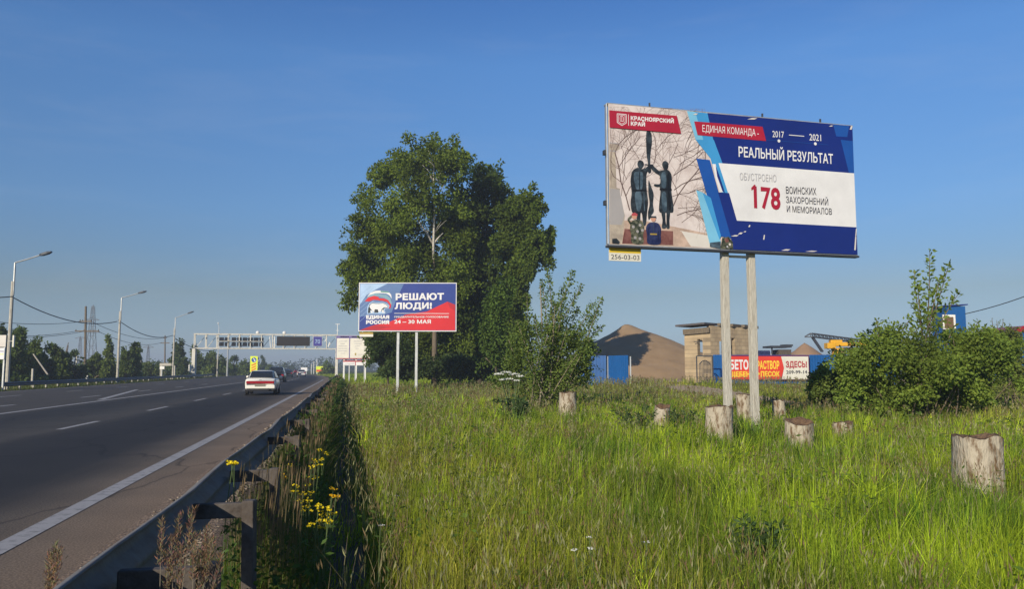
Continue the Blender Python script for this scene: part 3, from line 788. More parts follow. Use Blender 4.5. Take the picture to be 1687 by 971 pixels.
mb.build('crossbeam', M['dirtywhite'], parent=bb)
# phone plate under the panel
zp = zoomf(6.248, 990, 395)
A = Art(O1, T1, step=0.002); qp = [zp(p) for p in ((85, 80), (430, 84), (432, 250), (82, 242))]
A.h = homog(q1, [(0, H1), (W1, H1), (W1, 0), (0, 0)])
inv = lambda p: ((p[0] - 980) * 3.348, (p[1] - 160) * 3.348)
pl = [A.h(inv(p)) for p in qp]
u0, u1, v0, v1 = 0.02, pl[2][0], pl[3][1], -0.06
A.base = -0.10
A.box(u0, u1, v0, v1, -0.13, -0.10, C['cream'])
vm = v0 + 0.175
A.poly([(u0, vm), (u1, vm), (u1, v1), (u0, v1)], C['yellow'], uv=True)
A.h = lambda p: p
A.text('256-03-03', (u0 + 0.04, v0 + 0.035), (u1 - 0.04, v0 + 0.035), (u0 + 0.04, v0 + 0.14), C['ink'], 0.0)
A.build('phone_plate', bb)

# ================================================================== POLITICAL BILLBOARD (BEAR)
z3 = zoomf(10.224, 590, 460)
q2 = [(10, 50), (1645, 84), (1648, 895), (8, 862)]
O2, T2, W2 = panel_frame(*[z3(p) for p in q2], 3.1)
H2 = 3.1; N2 = Vector((T2.y, -T2.x, 0))
pm = O2 + T2 * (W2 * 0.5) - N2 * 0.2
b2 = thing('billboard', 'blue and red billboard with a white bear and flag before the birch', 'billboard', (pm.x, pm.y, tz(pm.x, pm.y)), 'roadside billboards')
A = Art(O2, T2, step=0.0008)
A.h = homog(q2, [(0, H2), (W2, H2), (W2, 0), (0, 0)])
A.box(0, W2, 0, H2, -0.05, 0, C['white'])
A.poly([(18, 58), (1639, 92), (1641, 886), (16, 854)], C['erblue'])
A.poly([(25, 64), (760, 80), (640, 330), (560, 560), (420, 600), (22, 620)], C['erlight'])
A.poly([(25, 64), (480, 74), (300, 160), (130, 260), (22, 420)], C['erpale'])
for i in range(7): A.line([(30, 250 + i * 75), (230 + i * 6, 90 + i * 65)], 0.012, C['erpale'])
A.lay += 1
A.poly([(22, 848), (250, 770), (500, 730), (800, 600), (1150, 555), (1500, 395), (1560, 420), (1633, 450), (1634, 880)], C['erred'])
A.poly([(1500, 395), (1560, 420), (1633, 450), (1634, 560), (1540, 500)], C['erdark'])
A.poly([(22, 848), (250, 770), (560, 800), (300, 853)], C['erdark'])
# flag
A.poly([(140, 290), (200, 220), (280, 188), (350, 185), (352, 228), (280, 230), (210, 250)], C['white'])
A.poly([(345, 185), (500, 205), (548, 260), (560, 330), (520, 270), (470, 240), (352, 230)], C['white'])
A.poly([(370, 190), (500, 206), (520, 225), (372, 215)], C['green'])
A.poly([(125, 318), (190, 255), (280, 232), (350, 228), (350, 285), (270, 275), (180, 310)], C['flagblue'])
A.poly([(350, 245), (470, 262), (540, 320), (566, 430), (550, 430), (500, 350), (430, 310), (350, 290)], C['flagblue'])
A.poly([(105, 365), (160, 300), (260, 272), (340, 295), (345, 350), (250, 340), (180, 368)], C['erred'])
A.poly([(335, 315), (430, 320), (500, 350), (550, 425), (545, 480), (515, 500), (520, 430), (480, 380), (400, 358), (335, 352)], C['erred'])
# bear
A.poly([(145, 575), (150, 460), (180, 400), (230, 375), (290, 385), (350, 385), (420, 385), (480, 410), (525, 450), (505, 490), (440, 500), (455, 560), (450, 578)], C['erpale'])
A.poly([(160, 565), (165, 480), (185, 420), (230, 388), (290, 398), (350, 400), (415, 395), (470, 420), (508, 455), (490, 482), (440, 485), (425, 500), (440, 555), (400, 560), (380, 510), (330, 560), (270, 560), (250, 520), (200, 520), (205, 560)], C['statue'])
A.poly([(185, 450), (205, 415), (235, 398), (290, 408), (350, 410), (410, 402), (462, 425), (500, 458), (480, 474), (430, 472), (395, 500), (378, 540), (340, 548), (328, 505), (275, 500), (268, 548), (230, 520), (205, 490)], C['white'])
A.poly([(205, 515), (235, 530), (245, 562), (212, 562)], C['white']); A.poly([(395, 520), (420, 505), (432, 548), (462, 560), (402, 562)], C['white'])
A.text('ЕДИНАЯ', (132, 655), (522, 662), (132, 598), C['white'], 0.07)
A.text('РОССИЯ', (132, 742), (522, 749), (132, 682), C['white'], 0.07)
A.text('РЕШАЮТ', (625, 348), (1440, 358), (625, 238), C['white'], 0.045)
A.text('ЛЮДИ!', (612, 500), (1238, 505), (612, 395), C['white'], 0.045)
A.line([(605, 575), (1530, 598)], 0.03, C['white'])
A.text('ПРЕДВАРИТЕЛЬНОЕ ГОЛОСОВАНИЕ', (607, 650), (1525, 668), (607, 620), C['white'], 0.02)
A.text('24 – 30 МАЯ', (607, 745), (1224, 757), (607, 682), C['white'], 0.03)
A.build('panel', b2)
fr = MB()
def w2(u, v, d): return O2 + T2 * u + Vector((0, 0, v)) + N2 * d
for v in (-0.012, H2 + 0.012): fr.bar(w2(-0.025, v, -0.08), w2(W2 + 0.025, v, -0.08), 0.16, 0.022)
for u in (-0.012, W2 + 0.012): fr.bar(w2(u, 0, -0.08), w2(u, H2, -0.08), 0.022, 0.16)
for v in (0.6, 1.6, 2.5): fr.bar(w2(0.1, v, -0.12), w2(W2 - 0.1, v, -0.12), 0.1, 0.08)
fr.build('frame', M['whitepaint'], parent=b2)
for xb in (656.0, 686.5):
    Y = O2.y + T2.y * 3 + 0.2; X = P(xb, 560, Y).x
    square_post(X, Y, tz(X, Y) - 0.2, O2.z + 0.6, 0.17, 0.15, 'post', M['galv'], b2, 0.0)
A = Art(O2, T2, step=0.003); A.base = -0.06
A.box(0.05, 0.92, -0.36, -0.07, -0.1, -0.06, C['cream']); A.poly([(0.05, -0.2), (0.92, -0.2), (0.92, -0.07), (0.05, -0.07)], C['gold'], uv=True)
A.build('phone_plate', b2)

# ================================================================== WHITE TWIN-PANEL BILLBOARD
Y3 = 104.0
def flat_board(px0, px1, py0, py1, Y):
    a = P(px0, py1, Y); b = P(px1, py1, Y); t = P(px0, py0, Y)
    return a, (b - a).length, t.z - a.z
O3, W3, H3 = flat_board(553.5, 616, 553, 592, Y3)
b3 = thing('billboard', 'white billboard of two text panels under a violet strip, half hidden by the birch', 'billboard', on_ground(584, Y3 + 0.3), 'roadside billboards')
A = Art(O3, Vector((1, 0, 0)), step=0.005)
A.h = homog([(1030, 258), (1615, 258), (1615, 610), (1030, 610)], [(0, H3), (W3, H3), (W3, 0), (0, 0)])
A.box(0, W3, 0, H3, -0.15, 0, C['cream'])
A.poly([(1030, 262), (1480, 262), (1480, 300), (1030, 300)], C['violet'])
for (a, b) in ((1090, 1225), (1265, 1400)): A.line([(a, 280), (b, 280)], 0.1, C['white'])
A.poly([(1030, 596), (1600, 596), (1600, 610), (1030, 610)], C['pinkred'])
A.poly([(1229, 300), (1243, 300), (1243, 600), (1229, 600)], C['violet'])
A.poly([(1030, 300), (1036, 300), (1036, 600), (1030, 600)], C['violet'])
for i, (a, b) in enumerate(((1070, 1195), (1095, 1165), (1065, 1200), (1065, 1200), (1065, 1195), (1100, 1165))): A.line([(a, 345 + i * 36), (b, 345 + i * 36)], 0.07, C['ltgrey'])
for i, (a, b) in enumerate(((1300, 1430), (1310, 1420), (1315, 1400), (1330, 1380))): A.line([(a, 345 + i * 36), (b, 345 + i * 36)], 0.06, C['ltgrey'])
A.line([(1370, 540), (1520, 540)], 0.12, C['offwhite']); A.line([(1330, 520), (1330, 556)], 0.16, C['gold'])
A.build('panel', b3)
for xb in (567, 587, 602):
    p = P(xb, 592, Y3 + 0.25); mb = MB(); mb.bar((p.x, p.y, tz(p.x, p.y) - 0.2), (p.x, p.y, p.z + 0.5), 0.2, 0.16); mb.build('post', M['whitepaint'], parent=b3)
# small red and white board standing in front of it
Y4 = 92.0
O4, W4, H4 = flat_board(565, 601.5, 594.5, 602.5, Y4)
b4 = thing('sign_board', 'low red and white information board on thin posts beneath the white billboard', 'sign', on_ground(583, Y4 + 0.2))
A = Art(O4, Vector((1, 0, 0)), step=0.005)
A.box(0, W4, 0, H4, -0.08, 0, C['white'])
A.poly([(0, H4 * 0.72), (W4, H4 * 0.72), (W4, H4), (0, H4)], C['pinkred'], uv=True)
A.poly([(W4 * .08, H4 * .16), (W4 * .52, H4 * .34), (W4 * .5, H4 * .42), (W4 * .08, H4 * .26)], C['greystone'], uv=True)
A.poly([(W4 * 0.545, 0), (W4 * 0.58, 0), (W4 * 0.58, H4), (W4 * 0.545, H4)], C['pinkred'], uv=True)
A.build('panel', b4)
for xb in (567.5, 575.5, 585.5, 600.5):
    p = P(xb, 602, Y4 + 0.1); mb = MB(); mb.bar((p.x, p.y, tz(p.x, p.y) - 0.2), (p.x, p.y, p.z + 0.4), 0.1, 0.1); mb.build('post', M['galv'], parent=b4)

# board at the picture's far side, seen beside the first lamp
Y5 = 55.0
b5 = thing('sign_board', 'white two-row road sign board beside the tallest street lamp', 'sign', (P(12, 600, Y5).x, Y5 + 0.1, tz(P(12, 600, Y5).x, Y5)))
O5, W5, H5 = flat_board(-30, 9, 552.5, 572, Y5)
A = Art(O5, Vector((1, 0, 0)), step=0.004)
A.box(0, W5, 0, H5, -0.06, 0, C['offwhite']); A.box(0, W5 - 0.05, -0.84, -0.06, -0.06, 0, C['white'])
A.line([(0.2, -0.3), (W5 - 0.1, -0.3)], 0.05, C['violet']); A.line([(0.2, -0.5), (W5 - 0.1, -0.5)], 0.04, C['signyel'])
A.build('panel', b5)
mb = MB(); a = P(22, 572, Y5 + .3); mb.bar((a.x, a.y, O5.z), (a.x, a.y, O5.z + H5), 0.1, 0.14); mb.bar((P(9, 572, Y5).x, Y5 + .1, O5.z + 0.4), (a.x, a.y, O5.z + 0.4), 0.05, 0.05)
mb.build('side_bar', C['cream'], parent=b5)
for xb in (7, -22):
    a = P(xb, 592, Y5 + 0.12); mb = MB(); mb.bar((a.x, a.y, tz(a.x, a.y) - 0.2), (a.x, a.y, O5.z + 0.5), 0.1, 0.1); mb.build('post', M['galv'], parent=b5)

# ================================================================== SIGN GANTRY OVER THE ROAD
GS = 143.0
gtl, gtr = -23.75, -0.40
gz0, gz1 = 4.97, 7.36
ga = thing('gantry', 'white steel truss gantry with dark message boards spanning the highway', 'gantry', R(GS, -12, 0))
def gp(f, z, d=0.0): 
    return R(GS + d, gtl + (gtr - gtl) * f, z)
def gf(px):                                      # picture column -> fraction along the beam
    lo, hi = 0.0, 1.0
    for _ in range(30):
        mid = (lo + hi) / 2; w = gp(mid, 6)
        x = CX + F * w.x / (w.y * CP + (w.z - CH) * SP)
        if x < px: lo = mid
        else: hi = mid
    return (lo + hi) / 2
mb = MB()
for z in (gz0, gz1):
    for d in (0.0, 1.3): mb.bar(gp(-0.005, z, d), gp(1.005, z, d), 0.2, 0.2)
nb = 13
for i in range(nb + 1):
    f = i / nb
    for d in (0.0, 1.3): mb.bar(gp(f, gz0, d), gp(f, gz1, d), 0.13, 0.13)
    for z in (gz0, gz1): mb.bar(gp(f, z, 0), gp(f, z, 1.3), 0.1, 0.1)
    if i < nb:
        g = (i + 1) / nb
        mb.bar(gp(f, gz0, 1.3), gp(g, gz1, 1.3), 0.09, 0.09)
        mb.bar(gp(f, gz0, 0), gp(g, gz0, 1.3), 0.07, 0.07); mb.bar(gp(f, gz1, 0), gp(g, gz1, 1.3), 0.07, 0.07)
mb.build('truss', M['dirtywhite'], parent=ga)
for (f, nm) in ((0.0, 'leg'), (1.0, 'leg')):
    mb = MB()
    for d in (0.1, 1.2): mb.bar(gp(f, -0.3, d), gp(f, gz0, d), 0.55 if f == 0 else 0.42, 0.4)
    for z in (1.2, 2.6, 4.0): mb.bar(gp(f, z, 0.1), gp(f, z, 1.2), 0.15, 0.15)
    mb.build(nm, M['dirtywhite'], parent=ga)
mb = MB()
mb.bar(gp(gf(359), (gz0 + gz1) / 2 , .45), gp(gf(434.5), (gz0 + gz1) / 2, .45), 1.75, 0.1)
pn = mb.build('mesh_backing', M['concrete'], parent=ga)
# led blocks: two rows, two columns then six
def grect(px0, px1, z0, z1, d0, d1, name, m, par):
    mb = MB(); f0, f1 = gf(px0), gf(px1)
    vs = [gp(f, z, d) for d in (d1, d0) for z in (z0, z1) for f in (f0, f1)]
    mb.add(vs, [(0, 2, 3, 1), (4, 5, 7, 6), (0, 1, 5, 4), (2, 6, 7, 3), (0, 4, 6, 2), (1, 3, 7, 5)])
    return mb.build(name, m, parent=par)
for (a, b) in ((361, 368.5), (370, 376.5), (381.5, 388.5), (390.5, 398), (399.5, 407), (408.5, 416.5), (417.5, 425.5), (427, 434)):
    grect(a, b, 6.18, 6.82, 0.15, 0.38, 'led_block', C['led'], ga); grect(a, b, 5.34, 5.98, 0.15, 0.38, 'led_block', C['led'], ga)
grect(456, 510.5, 5.45, 7.05, -0.12, 0.45, 'message_board', C['vms'], ga)
grect(515, 531, 5.35, 7.2, -0.12, 0.4, 'speed_sign', M['greysteel'], ga)
p0 = gp(gf(516.3), 5.45, -0.14); p1 = gp(gf(530), 5.45, -0.14)
A = Art(p0, p1 - p0, step=0.012); wS = (p1 - p0).length; A.base = 0.0
A.poly([(0, 0), (wS, 0), (wS, 1.6), (0, 1.6)], C['speedblue'], uv=True)
A.text('70', (wS * 0.2, 0.42), (wS * 0.8, 0.42), (wS * 0.2, 1.15), C['erpale'], 0.0)
A.build('speed_face', ga)
mb = MB()
mb.bar(gp(gf(535), 6.2, .1), gp(gf(538), 6.9, .1), 0.12); mb.bar(gp(gf(538), 6.9, .1), gp(gf(539), 5.6, .1), 0.12); mb.bar(gp(gf(541), 5.3, .1), gp(gf(543), 6.1, .1), 0.14)
mb.bar(gp(gf(446), 5.0, .1), gp(gf(444), 7.0, .1), 0.1); mb.bar(gp(gf(452), 5.0, .1), gp(gf(452), 7.0, .1), 0.14)
mb.build('bracket', M['whitepaint'], parent=ga)
for px in (424, 468):
    mb = MB(); c = gp(gf(px), gz1 + 0.35, 0.3); mb.tube([c + Vector((0, 0, -0.25)), c + Vector((0, 0, -0.1))], [0.2, 0.28], 8); mb.tube([c + Vector((0, 0, -0.1)), c + Vector((0, 0, 0.12)), c + Vector((0, 0, 0.25))], [0.34, 0.3, 0.12], 10)
    mb.build('camera_dome', M['whitepaint'], parent=ga)
mb = MB(); f = gf(556); mb.bar(gp(f, gz1, 0.2), gp(f, gz1 + 1.95, 0.2), 0.09, 0.09); mb.bar(gp(f - 0.016, gz1 + 1.9, 0.2), gp(f + 0.016, gz1 + 1.9, 0.2), 0.08, 0.1); mb.bar(gp(f - 0.012, gz1 + 0.8, 0.2), gp(f + 0.012, gz1 + 0.8, 0.2), 0.06, 0.06)
mb.build('weather_mast', M['whitepaint'], parent=ga)

# ================================================================== STREET LAMPS, POLES, WIRES
LAMP_T = -24.3
lamp_tops = {}
def street_lamp(px, Y, ypole, yarm, xhead, yhead, label, steel=M['galv'], w=0.26):
    b = P(px, HY, Y); g = tz(b.x, Y)
    t = thing('street_lamp', label, 'street lamp', (b.x, Y, g), 'street lamps beside the highway')
    zt = P(px, ypole, Y).z; za = P(px, yarm, Y).z
    mb = MB(); mb.tube([(b.x, Y, g - 0.3), (b.x, Y, zt)], [w * 0.55, w * 0.42], 8); mb.build('pole', M['concrete'], parent=t)
    mb = MB(); mb.tube([(b.x + 0.08, Y, zt - 1.0), (b.x + 0.08, Y, za)], 0.07, 6); mb.build('upper_pole', steel, parent=t)
    hd = P(xhead, yhead, Y); d = (hd - Vector((b.x + 0.08, Y, za)))
    e0 = Vector((b.x + 0.08, Y, za)); e1 = e0 + d * 0.72
    mb = MB(); mb.tube([e0, e0 + d * 0.3 + Vector((0, 0, -0.02)), e1], 0.05, 6); mb.build('arm', steel, parent=t)
    mb = MB(); u = d.normalized(); up = Vector((-u.z, 0, u.x))
    q = [e0 + d * f for f in (0.68, 0.74, 0.9, 1.0)]
    for i, (p, ww, hh) in enumerate(zip(q, (0.10, 0.17, 0.19, 0.11), (0.05, 0.08, 0.08, 0.04))):
        for (a, c) in ((-1, -1), (1, -1), (1, 1), (-1, 1)): mb.v.append(tuple(p + Vector((0, a * ww, 0)) + up * c * hh))
    for i in range(3):
        for k in range(4):
            a = i * 4 + k; b2_ = i * 4 + (k + 1) % 4; mb.f.append((a, b2_, b2_ + 4, a + 4)); mb.m.append(0)
    mb.f += [(3, 2, 1, 0), (12, 13, 14, 15)]; mb.m += [0, 0]
    mb.build('lamp_head', M['darksteel'] if Y < 150 else M['whitepaint'], parent=t)
    return Vector((b.x, Y, zt))
l0 = street_lamp(13, 58, 464, 433, 85, 415, 'tallest street lamp with a pinkish pole top, by the white road sign board')
l1 = street_lamp(194, 86, 513, 491, 241, 480, 'street lamp standing next to the lattice pylon and the wooden pole')
l2 = street_lamp(285, 115, 541, 524, 319, 513.5, 'street lamp in front of a dark round tree, beside the white gate')
l3 = street_lamp(358, 156, 585, 541, 359.5, 531.5, 'street lamp with a pale head seen through the sign gantry')
p = on_ground(374.5, 172)
t = thing('street_lamp', 'plain grey lamp pole without a visible head, under the gantry', 'street lamp', p, 'street lamps beside the highway')
mb = MB(); mb.tube([p - Vector((0, 0, .2)), p + Vector((0, 0, 7.5))], [0.2, 0.13], 8); mb.build('pole', M['galv'], parent=t)
mb = MB(); mb.tube([p + Vector((0, 0, 7.4)), p + Vector((1.4, 0, 8.4))], 0.06, 6); mb.build('arm', M['galv'], parent=t)

def wire(name, a, b, sag, r, label, group=None, m=M['rope']):
    a = Vector(a); b = Vector(b); mb = MB(); n = 14
    mb.tube([a.lerp(b, i / n) + Vector((0, 0, -sag * 4 * (i / n) * (1 - i / n))) for i in range(n + 1)], r, 4)
    o = mb.build(name, m, org=a); tag(o, label, 'cable', group); return o
wire('overhead_cable', P(-120, 482, 50), P(19, 489, 57.8), 0.2, 0.035, 'black bundled cable reaching the tallest street lamp from outside the view')
wire('overhead_cable', P(19, 489, 57.8), P(193, 530, 85.9), 0.9, 0.04, 'black bundled cable sagging between the tallest lamp and the lamp by the pylon')
wire('overhead_cable', P(195, 528, 85.9), P(285, 553, 114.9), 0.9, 0.045, 'black bundled cable sagging from the lamp by the pylon to the lamp by the gate')
wire('overhead_cable', P(286, 556, 115), P(357, 577, 155.9), 0.8, 0.05, 'black bundled cable from the lamp by the gate towards the gantry')

# wooden utility pole with cross arms
UY = 96.0
ub = on_ground(141, UY)
up_ = thing('utility_pole', 'brown wooden utility pole with two cross arms in front of the lattice pylon', 'utility pole', ub)
mb = MB(); mb.tube([ub - Vector((0, 0, .3)), P(141.5, 505, UY)], [0.17, 0.12], 7); mb.build('pole', M['bark'], parent=up_)
for (y, x0, x1) in ((530, 131, 151), (546, 124, 163)):
    mb = MB(); mb.bar(P(x0, y, UY), P(x1, y, UY), 0.14, 0.14); ar = mb.build('cross_arm', M['bark'], parent=up_)
    for xx in (x0 + 1, (x0 + x1) / 2 - 5, x1 - 1):
        mb = MB(); q = P(xx, y, UY); mb.tube([q, q + Vector((0, 0, .22))], 0.06, 6); mb.build('insulator', M['darksteel'], parent=ar)
mb = MB(); q = on_ground(143.5, 95.5); mb.bar(q, q + Vector((0, 0, 0.95)), 0.3, 0.2); o = mb.build('marker_post', M['whitepaint'], org=q); tag(o, 'short white marker post at the foot of the wooden utility pole', 'post')
TY = 150.0
tb = on_ground(272, TY)
tp = thing('utility_pole', 'slim utility pole with a short cross arm rising behind the lamp by the gate', 'utility pole', tb)
mb = MB(); mb.tube([tb, P(272, 553, TY)], [0.16, 0.11], 6); mb.build('pole', M['bark'], parent=tp)
for (y, x0, x1) in ((557, 269.5, 274.5), (565.5, 264.5, 279)):
    mb = MB(); mb.bar(P(x0, y, TY), P(x1, y, TY), 0.15, 0.15); mb.build('cross_arm', M['bark'], parent=tp)
for (a, b_, y0, y1, s_, lab) in ((161, 266, 546, 565, 0.9, 'lower'), (150, 270, 530, 557, 0.9, 'upper')):
    wire('power_line', P(a, y0, UY), P(b_, y1, TY), s_, 0.03, f'thin {lab} power line strung between the two utility poles', 'power lines')
for (y0, y1, xx) in ((530, 519, 133), (546, 545, 126), (546, 551, 140)):
    wire('power_line', P(-90, y1, 62), P(xx, y0, UY), 0.5, 0.025, 'thin power line coming in to the wooden utility pole past the tallest lamp', 'power lines into the wooden pole')
# lattice pylon
def pylon(px, Y, ytop, hw, label, arms, name='power_pylon'):
    b = on_ground(px, Y); top = P(px, ytop, Y).z
    t = thing(name, label, 'pylon', b)
    mb = MB(); n = 7; H = top - b.z
    lv = [b.z + H * i / n for i in range(n + 1)]
    def c(i, k):
        w = hw * (1 - 0.82 * (i / n) ** 0.8); sx, sy = ((-1, -1), (1, -1), (1, 1), (-1, 1))[k]
        return Vector((b.x + sx * w, b.y + sy * w, lv[i]))
    for i in range(n):
        for k in range(4):
            mb.bar(c(i, k), c(i + 1, k), 0.11); mb.bar(c(i, k), c(i + 1, (k + 1) % 4), 0.055); mb.bar(c(i + 1, k), c(i + 1, (k + 1) % 4), 0.055)
    mb.bar((b.x, b.y, top - 1), (b.x, b.y, top + 0.4), 0.15)
    mb.build('tower', M['darksteel'], parent=t)
    for (f, l) in arms:
        z = b.z + H * f; mb = MB()
        mb.bar((b.x - l, b.y, z), (b.x + l, b.y, z), 0.16); mb.bar((b.x - l, b.y, z), (b.x, b.y, z + 0.8), 0.1); mb.bar((b.x + l, b.y, z), (b.x, b.y, z + 0.8), 0.1)
        mb.build('cross_arm', M['darksteel'], parent=t)
pylon(148.5, 230, 505, 1.6, 'dark steel lattice power pylon rising above the roadside trees', ((0.62, 2.3), (0.8, 1.9)))
pylon(130, 330, 556, 1.2, 'small distant floodlight mast seen between the pylon and the roadside trees', ((0.97, 2.2),), 'floodlight_mast')
pylon(243, 300, 571, 0.9, 'thin distant mast with a flat top between two street lamps', ((0.96, 2.0),), 'floodlight_mast')
# leaning brace pole, bollards, gate
mb = MB(); mb.tube([P(55, 584, 68), P(79, 618, 67)], [0.055, 0.07], 7); o = mb.build('leaning_pole', M['wood'], org=P(79, 618, 67)); tag(o, 'pale pole leaning against the roadside trees', 'pole')
for (x, y0, Y, lab) in ((126.5, 583, 110, 'short pale post standing between trees by the wooden utility pole'), (232.5, 590, 120, 'short cream post among bushes near the lamp by the pylon'), (54, 608, 66, 'small white marker post in the trees behind the leaning pole')):
    q = on_ground(x, Y); mb = MB(); mb.bar(q, P(x, y0, Y), 0.13, 0.13); o = mb.build('marker_post', M['concrete'], org=q); tag(o, lab, 'post')
q = on_ground(277, 124)
g_ = thing('gateway', 'cream flat-topped gateway frame behind the guardrail, by a dark round tree', 'gate', q)
mb = MB(); mb.bar(P(264, 601, 124), P(283.5, 601, 124), 0.4, 0.4); mb.build('lintel', M['concrete'], parent=g_)
for x in (265.5, 288):
    mb = MB(); mb.bar(on_ground(x, 124), P(x, 603, 124), 0.2, 0.3); mb.build('pier', M['concrete'], parent=g_)
q = on_ground(267, 117); g_ = thing('road_sign', 'small white rectangular sign on a thin post by the cream gateway', 'sign', q)
mb = MB(); mb.bar(q, P(267, 603, 117), 0.09); mb.build('post', M['galv'], parent=g_)
mb = MB(); c = P(267, 606.5, 116.9); mb.box(c, (0.65, 0.05, 0.4)); mb.build('sign_face', M['whitepaint'], parent=g_)
q = on_ground(307, 140); g_ = thing('kiosk', 'small white kiosk half hidden by the trees beside the gantry leg', 'kiosk', q)
mb = MB(); mb.box(q + Vector((0, 0, 1.2)), (1.6, 1.4, 2.4)); mb.build('wall', M['whitepaint'], parent=g_)
mb = MB(); mb.box(q + Vector((0, 0, 2.47)), (1.9, 1.7, 0.12)); mb.build('roof', M['greysteel'], parent=g_)
mb = MB(); mb.box(q + Vector((0.1, -0.71, 1.4)), (0.8, 0.03, 0.7)); mb.build('window', M['glass'], parent=g_)

# yellow keep-right board on the median
q = R(99, -11.15, 0); q = Vector((P(418.3, HY, q.y).x, q.y, 0))
ys = thing('road_sign', 'bright yellow board with a blue arrow disc above orange chevrons, behind the white sedan', 'sign', q)
mb = MB(); mb.tube([q, q + Vector((0, 0, 2.9))], 0.05, 6); mb.build('post', M['galv'], parent=ys)
ox = q + Vector((-0.43, -0.08, 1.1)); A = Art(ox, Vector((1, 0, 0)), step=0.006)
A.box(0, 0.86, 0, 1.88, -0.03, 0, C['signyel'])
A.h = lambda p: p
A.disc((0.43, 1.45), 0.29, C['signblue'])
A.poly([(0.34, 1.6), (0.42, 1.68), (0.53, 1.42), (0.60, 1.46), (0.60, 1.22), (0.42, 1.32), (0.48, 1.36)], C['white'], uv=True)
for v in (0.12, 0.42, 0.72):
    A.poly([(0.16, v), (0.70, v + 0.26), (0.70, v + 0.42), (0.16, v + 0.16)], C['orange'], uv=True, hold=True)
A.build('sign_face', ys)
# far small signs and hoardings where the road bends
for (x, y0, y1, w, m, lab) in ((501, 606, 612, 1.9, 'white', 'small square white hoarding on the bend of the highway'), (528, 604, 614, 2.6, 'signyel', 'small yellow hoarding with a red strip on the verge past the gantry'), (536, 606, 613, 2.0, 'cream', 'small cream hoarding on the verge next to the yellow one')):
    Y = 240; q = on_ground(x, Y); g_ = thing('hoarding', lab, 'sign', q)
    a = P(x, y1, Y); b_ = P(x, y0, Y); mb = MB(); mb.box((a + b_) / 2, (w, 0.15, b_.z - a.z)); mb.build('panel', C[m], parent=g_)
    if m == 'signyel':
        mb = MB(); mb.box(a + Vector((-0.3, -0.1, 0.5)), (1.8, 0.06, 0.6)); mb.build('strip', C['bannerred'], parent=g_)
    for dx in (-w * .35, w * .35):
        mb = MB(); mb.bar(q + Vector((dx, 0.1, -0.2)), (a.x + dx, Y + 0.1, a.z), 0.15); mb.build('leg', M['galv'], parent=g_)
for i, x in enumerate((513, 517, 522, 532, 541)):
    q = on_ground(x, 270); mb = MB(); mb.tube([q, q + Vector((0, 0, 3.4 + (i % 3) * 0.8))], 0.12, 5); o = mb.build('flag_pole', M['whitepaint'], org=q); tag(o, 'thin white pole in the distant row beside the yellow hoarding', 'pole', 'distant white poles')

# ================================================================== CARS
def loft(mb, secs, mi=0, closed_ends=True):
    b = len(mb.v); n = len(secs[0])
    for sct in secs: mb.v += [tuple(p) for p in sct]
    for i in range(len(secs) - 1):
        for k in range(n):
            k2 = (k + 1) % n
            mb.f.append((b + i * n + k, b + i * n + k2, b + (i + 1) * n + k2, b + (i + 1) * n + k)); mb.m.append(mi)
    if closed_ends:
        mb.f.append(tuple(b + k for k in range(n))); mb.m.append(mi)
        e = b + (len(secs) - 1) * n; mb.f.append(tuple(e + k for k in reversed(range(n)))); mb.m.append(mi)
def car_paint(name, c):
    m, nt, b = _new(name); b.inputs['Base Color'].default_value = (*c, 1); b.inputs['Roughness'].default_value = 0.28
    b.inputs['Coat Weight'].default_value = 0.4; b.inputs['Coat Roughness'].default_value = 0.08
    return m
M['tail'] = flat('tail_lamp_red', (0.28, 0.012, 0.02), 0.2)
M['chrome'] = mat('rim_metal', (0.45, 0.45, 0.46), 0.35, 0.8)
M['plate'] = flat('number_plate', (0.22, 0.20, 0.15), 0.5)
M['headlamp'] = flat('headlamp_glass', (0.8, 0.8, 0.82), 0.1)
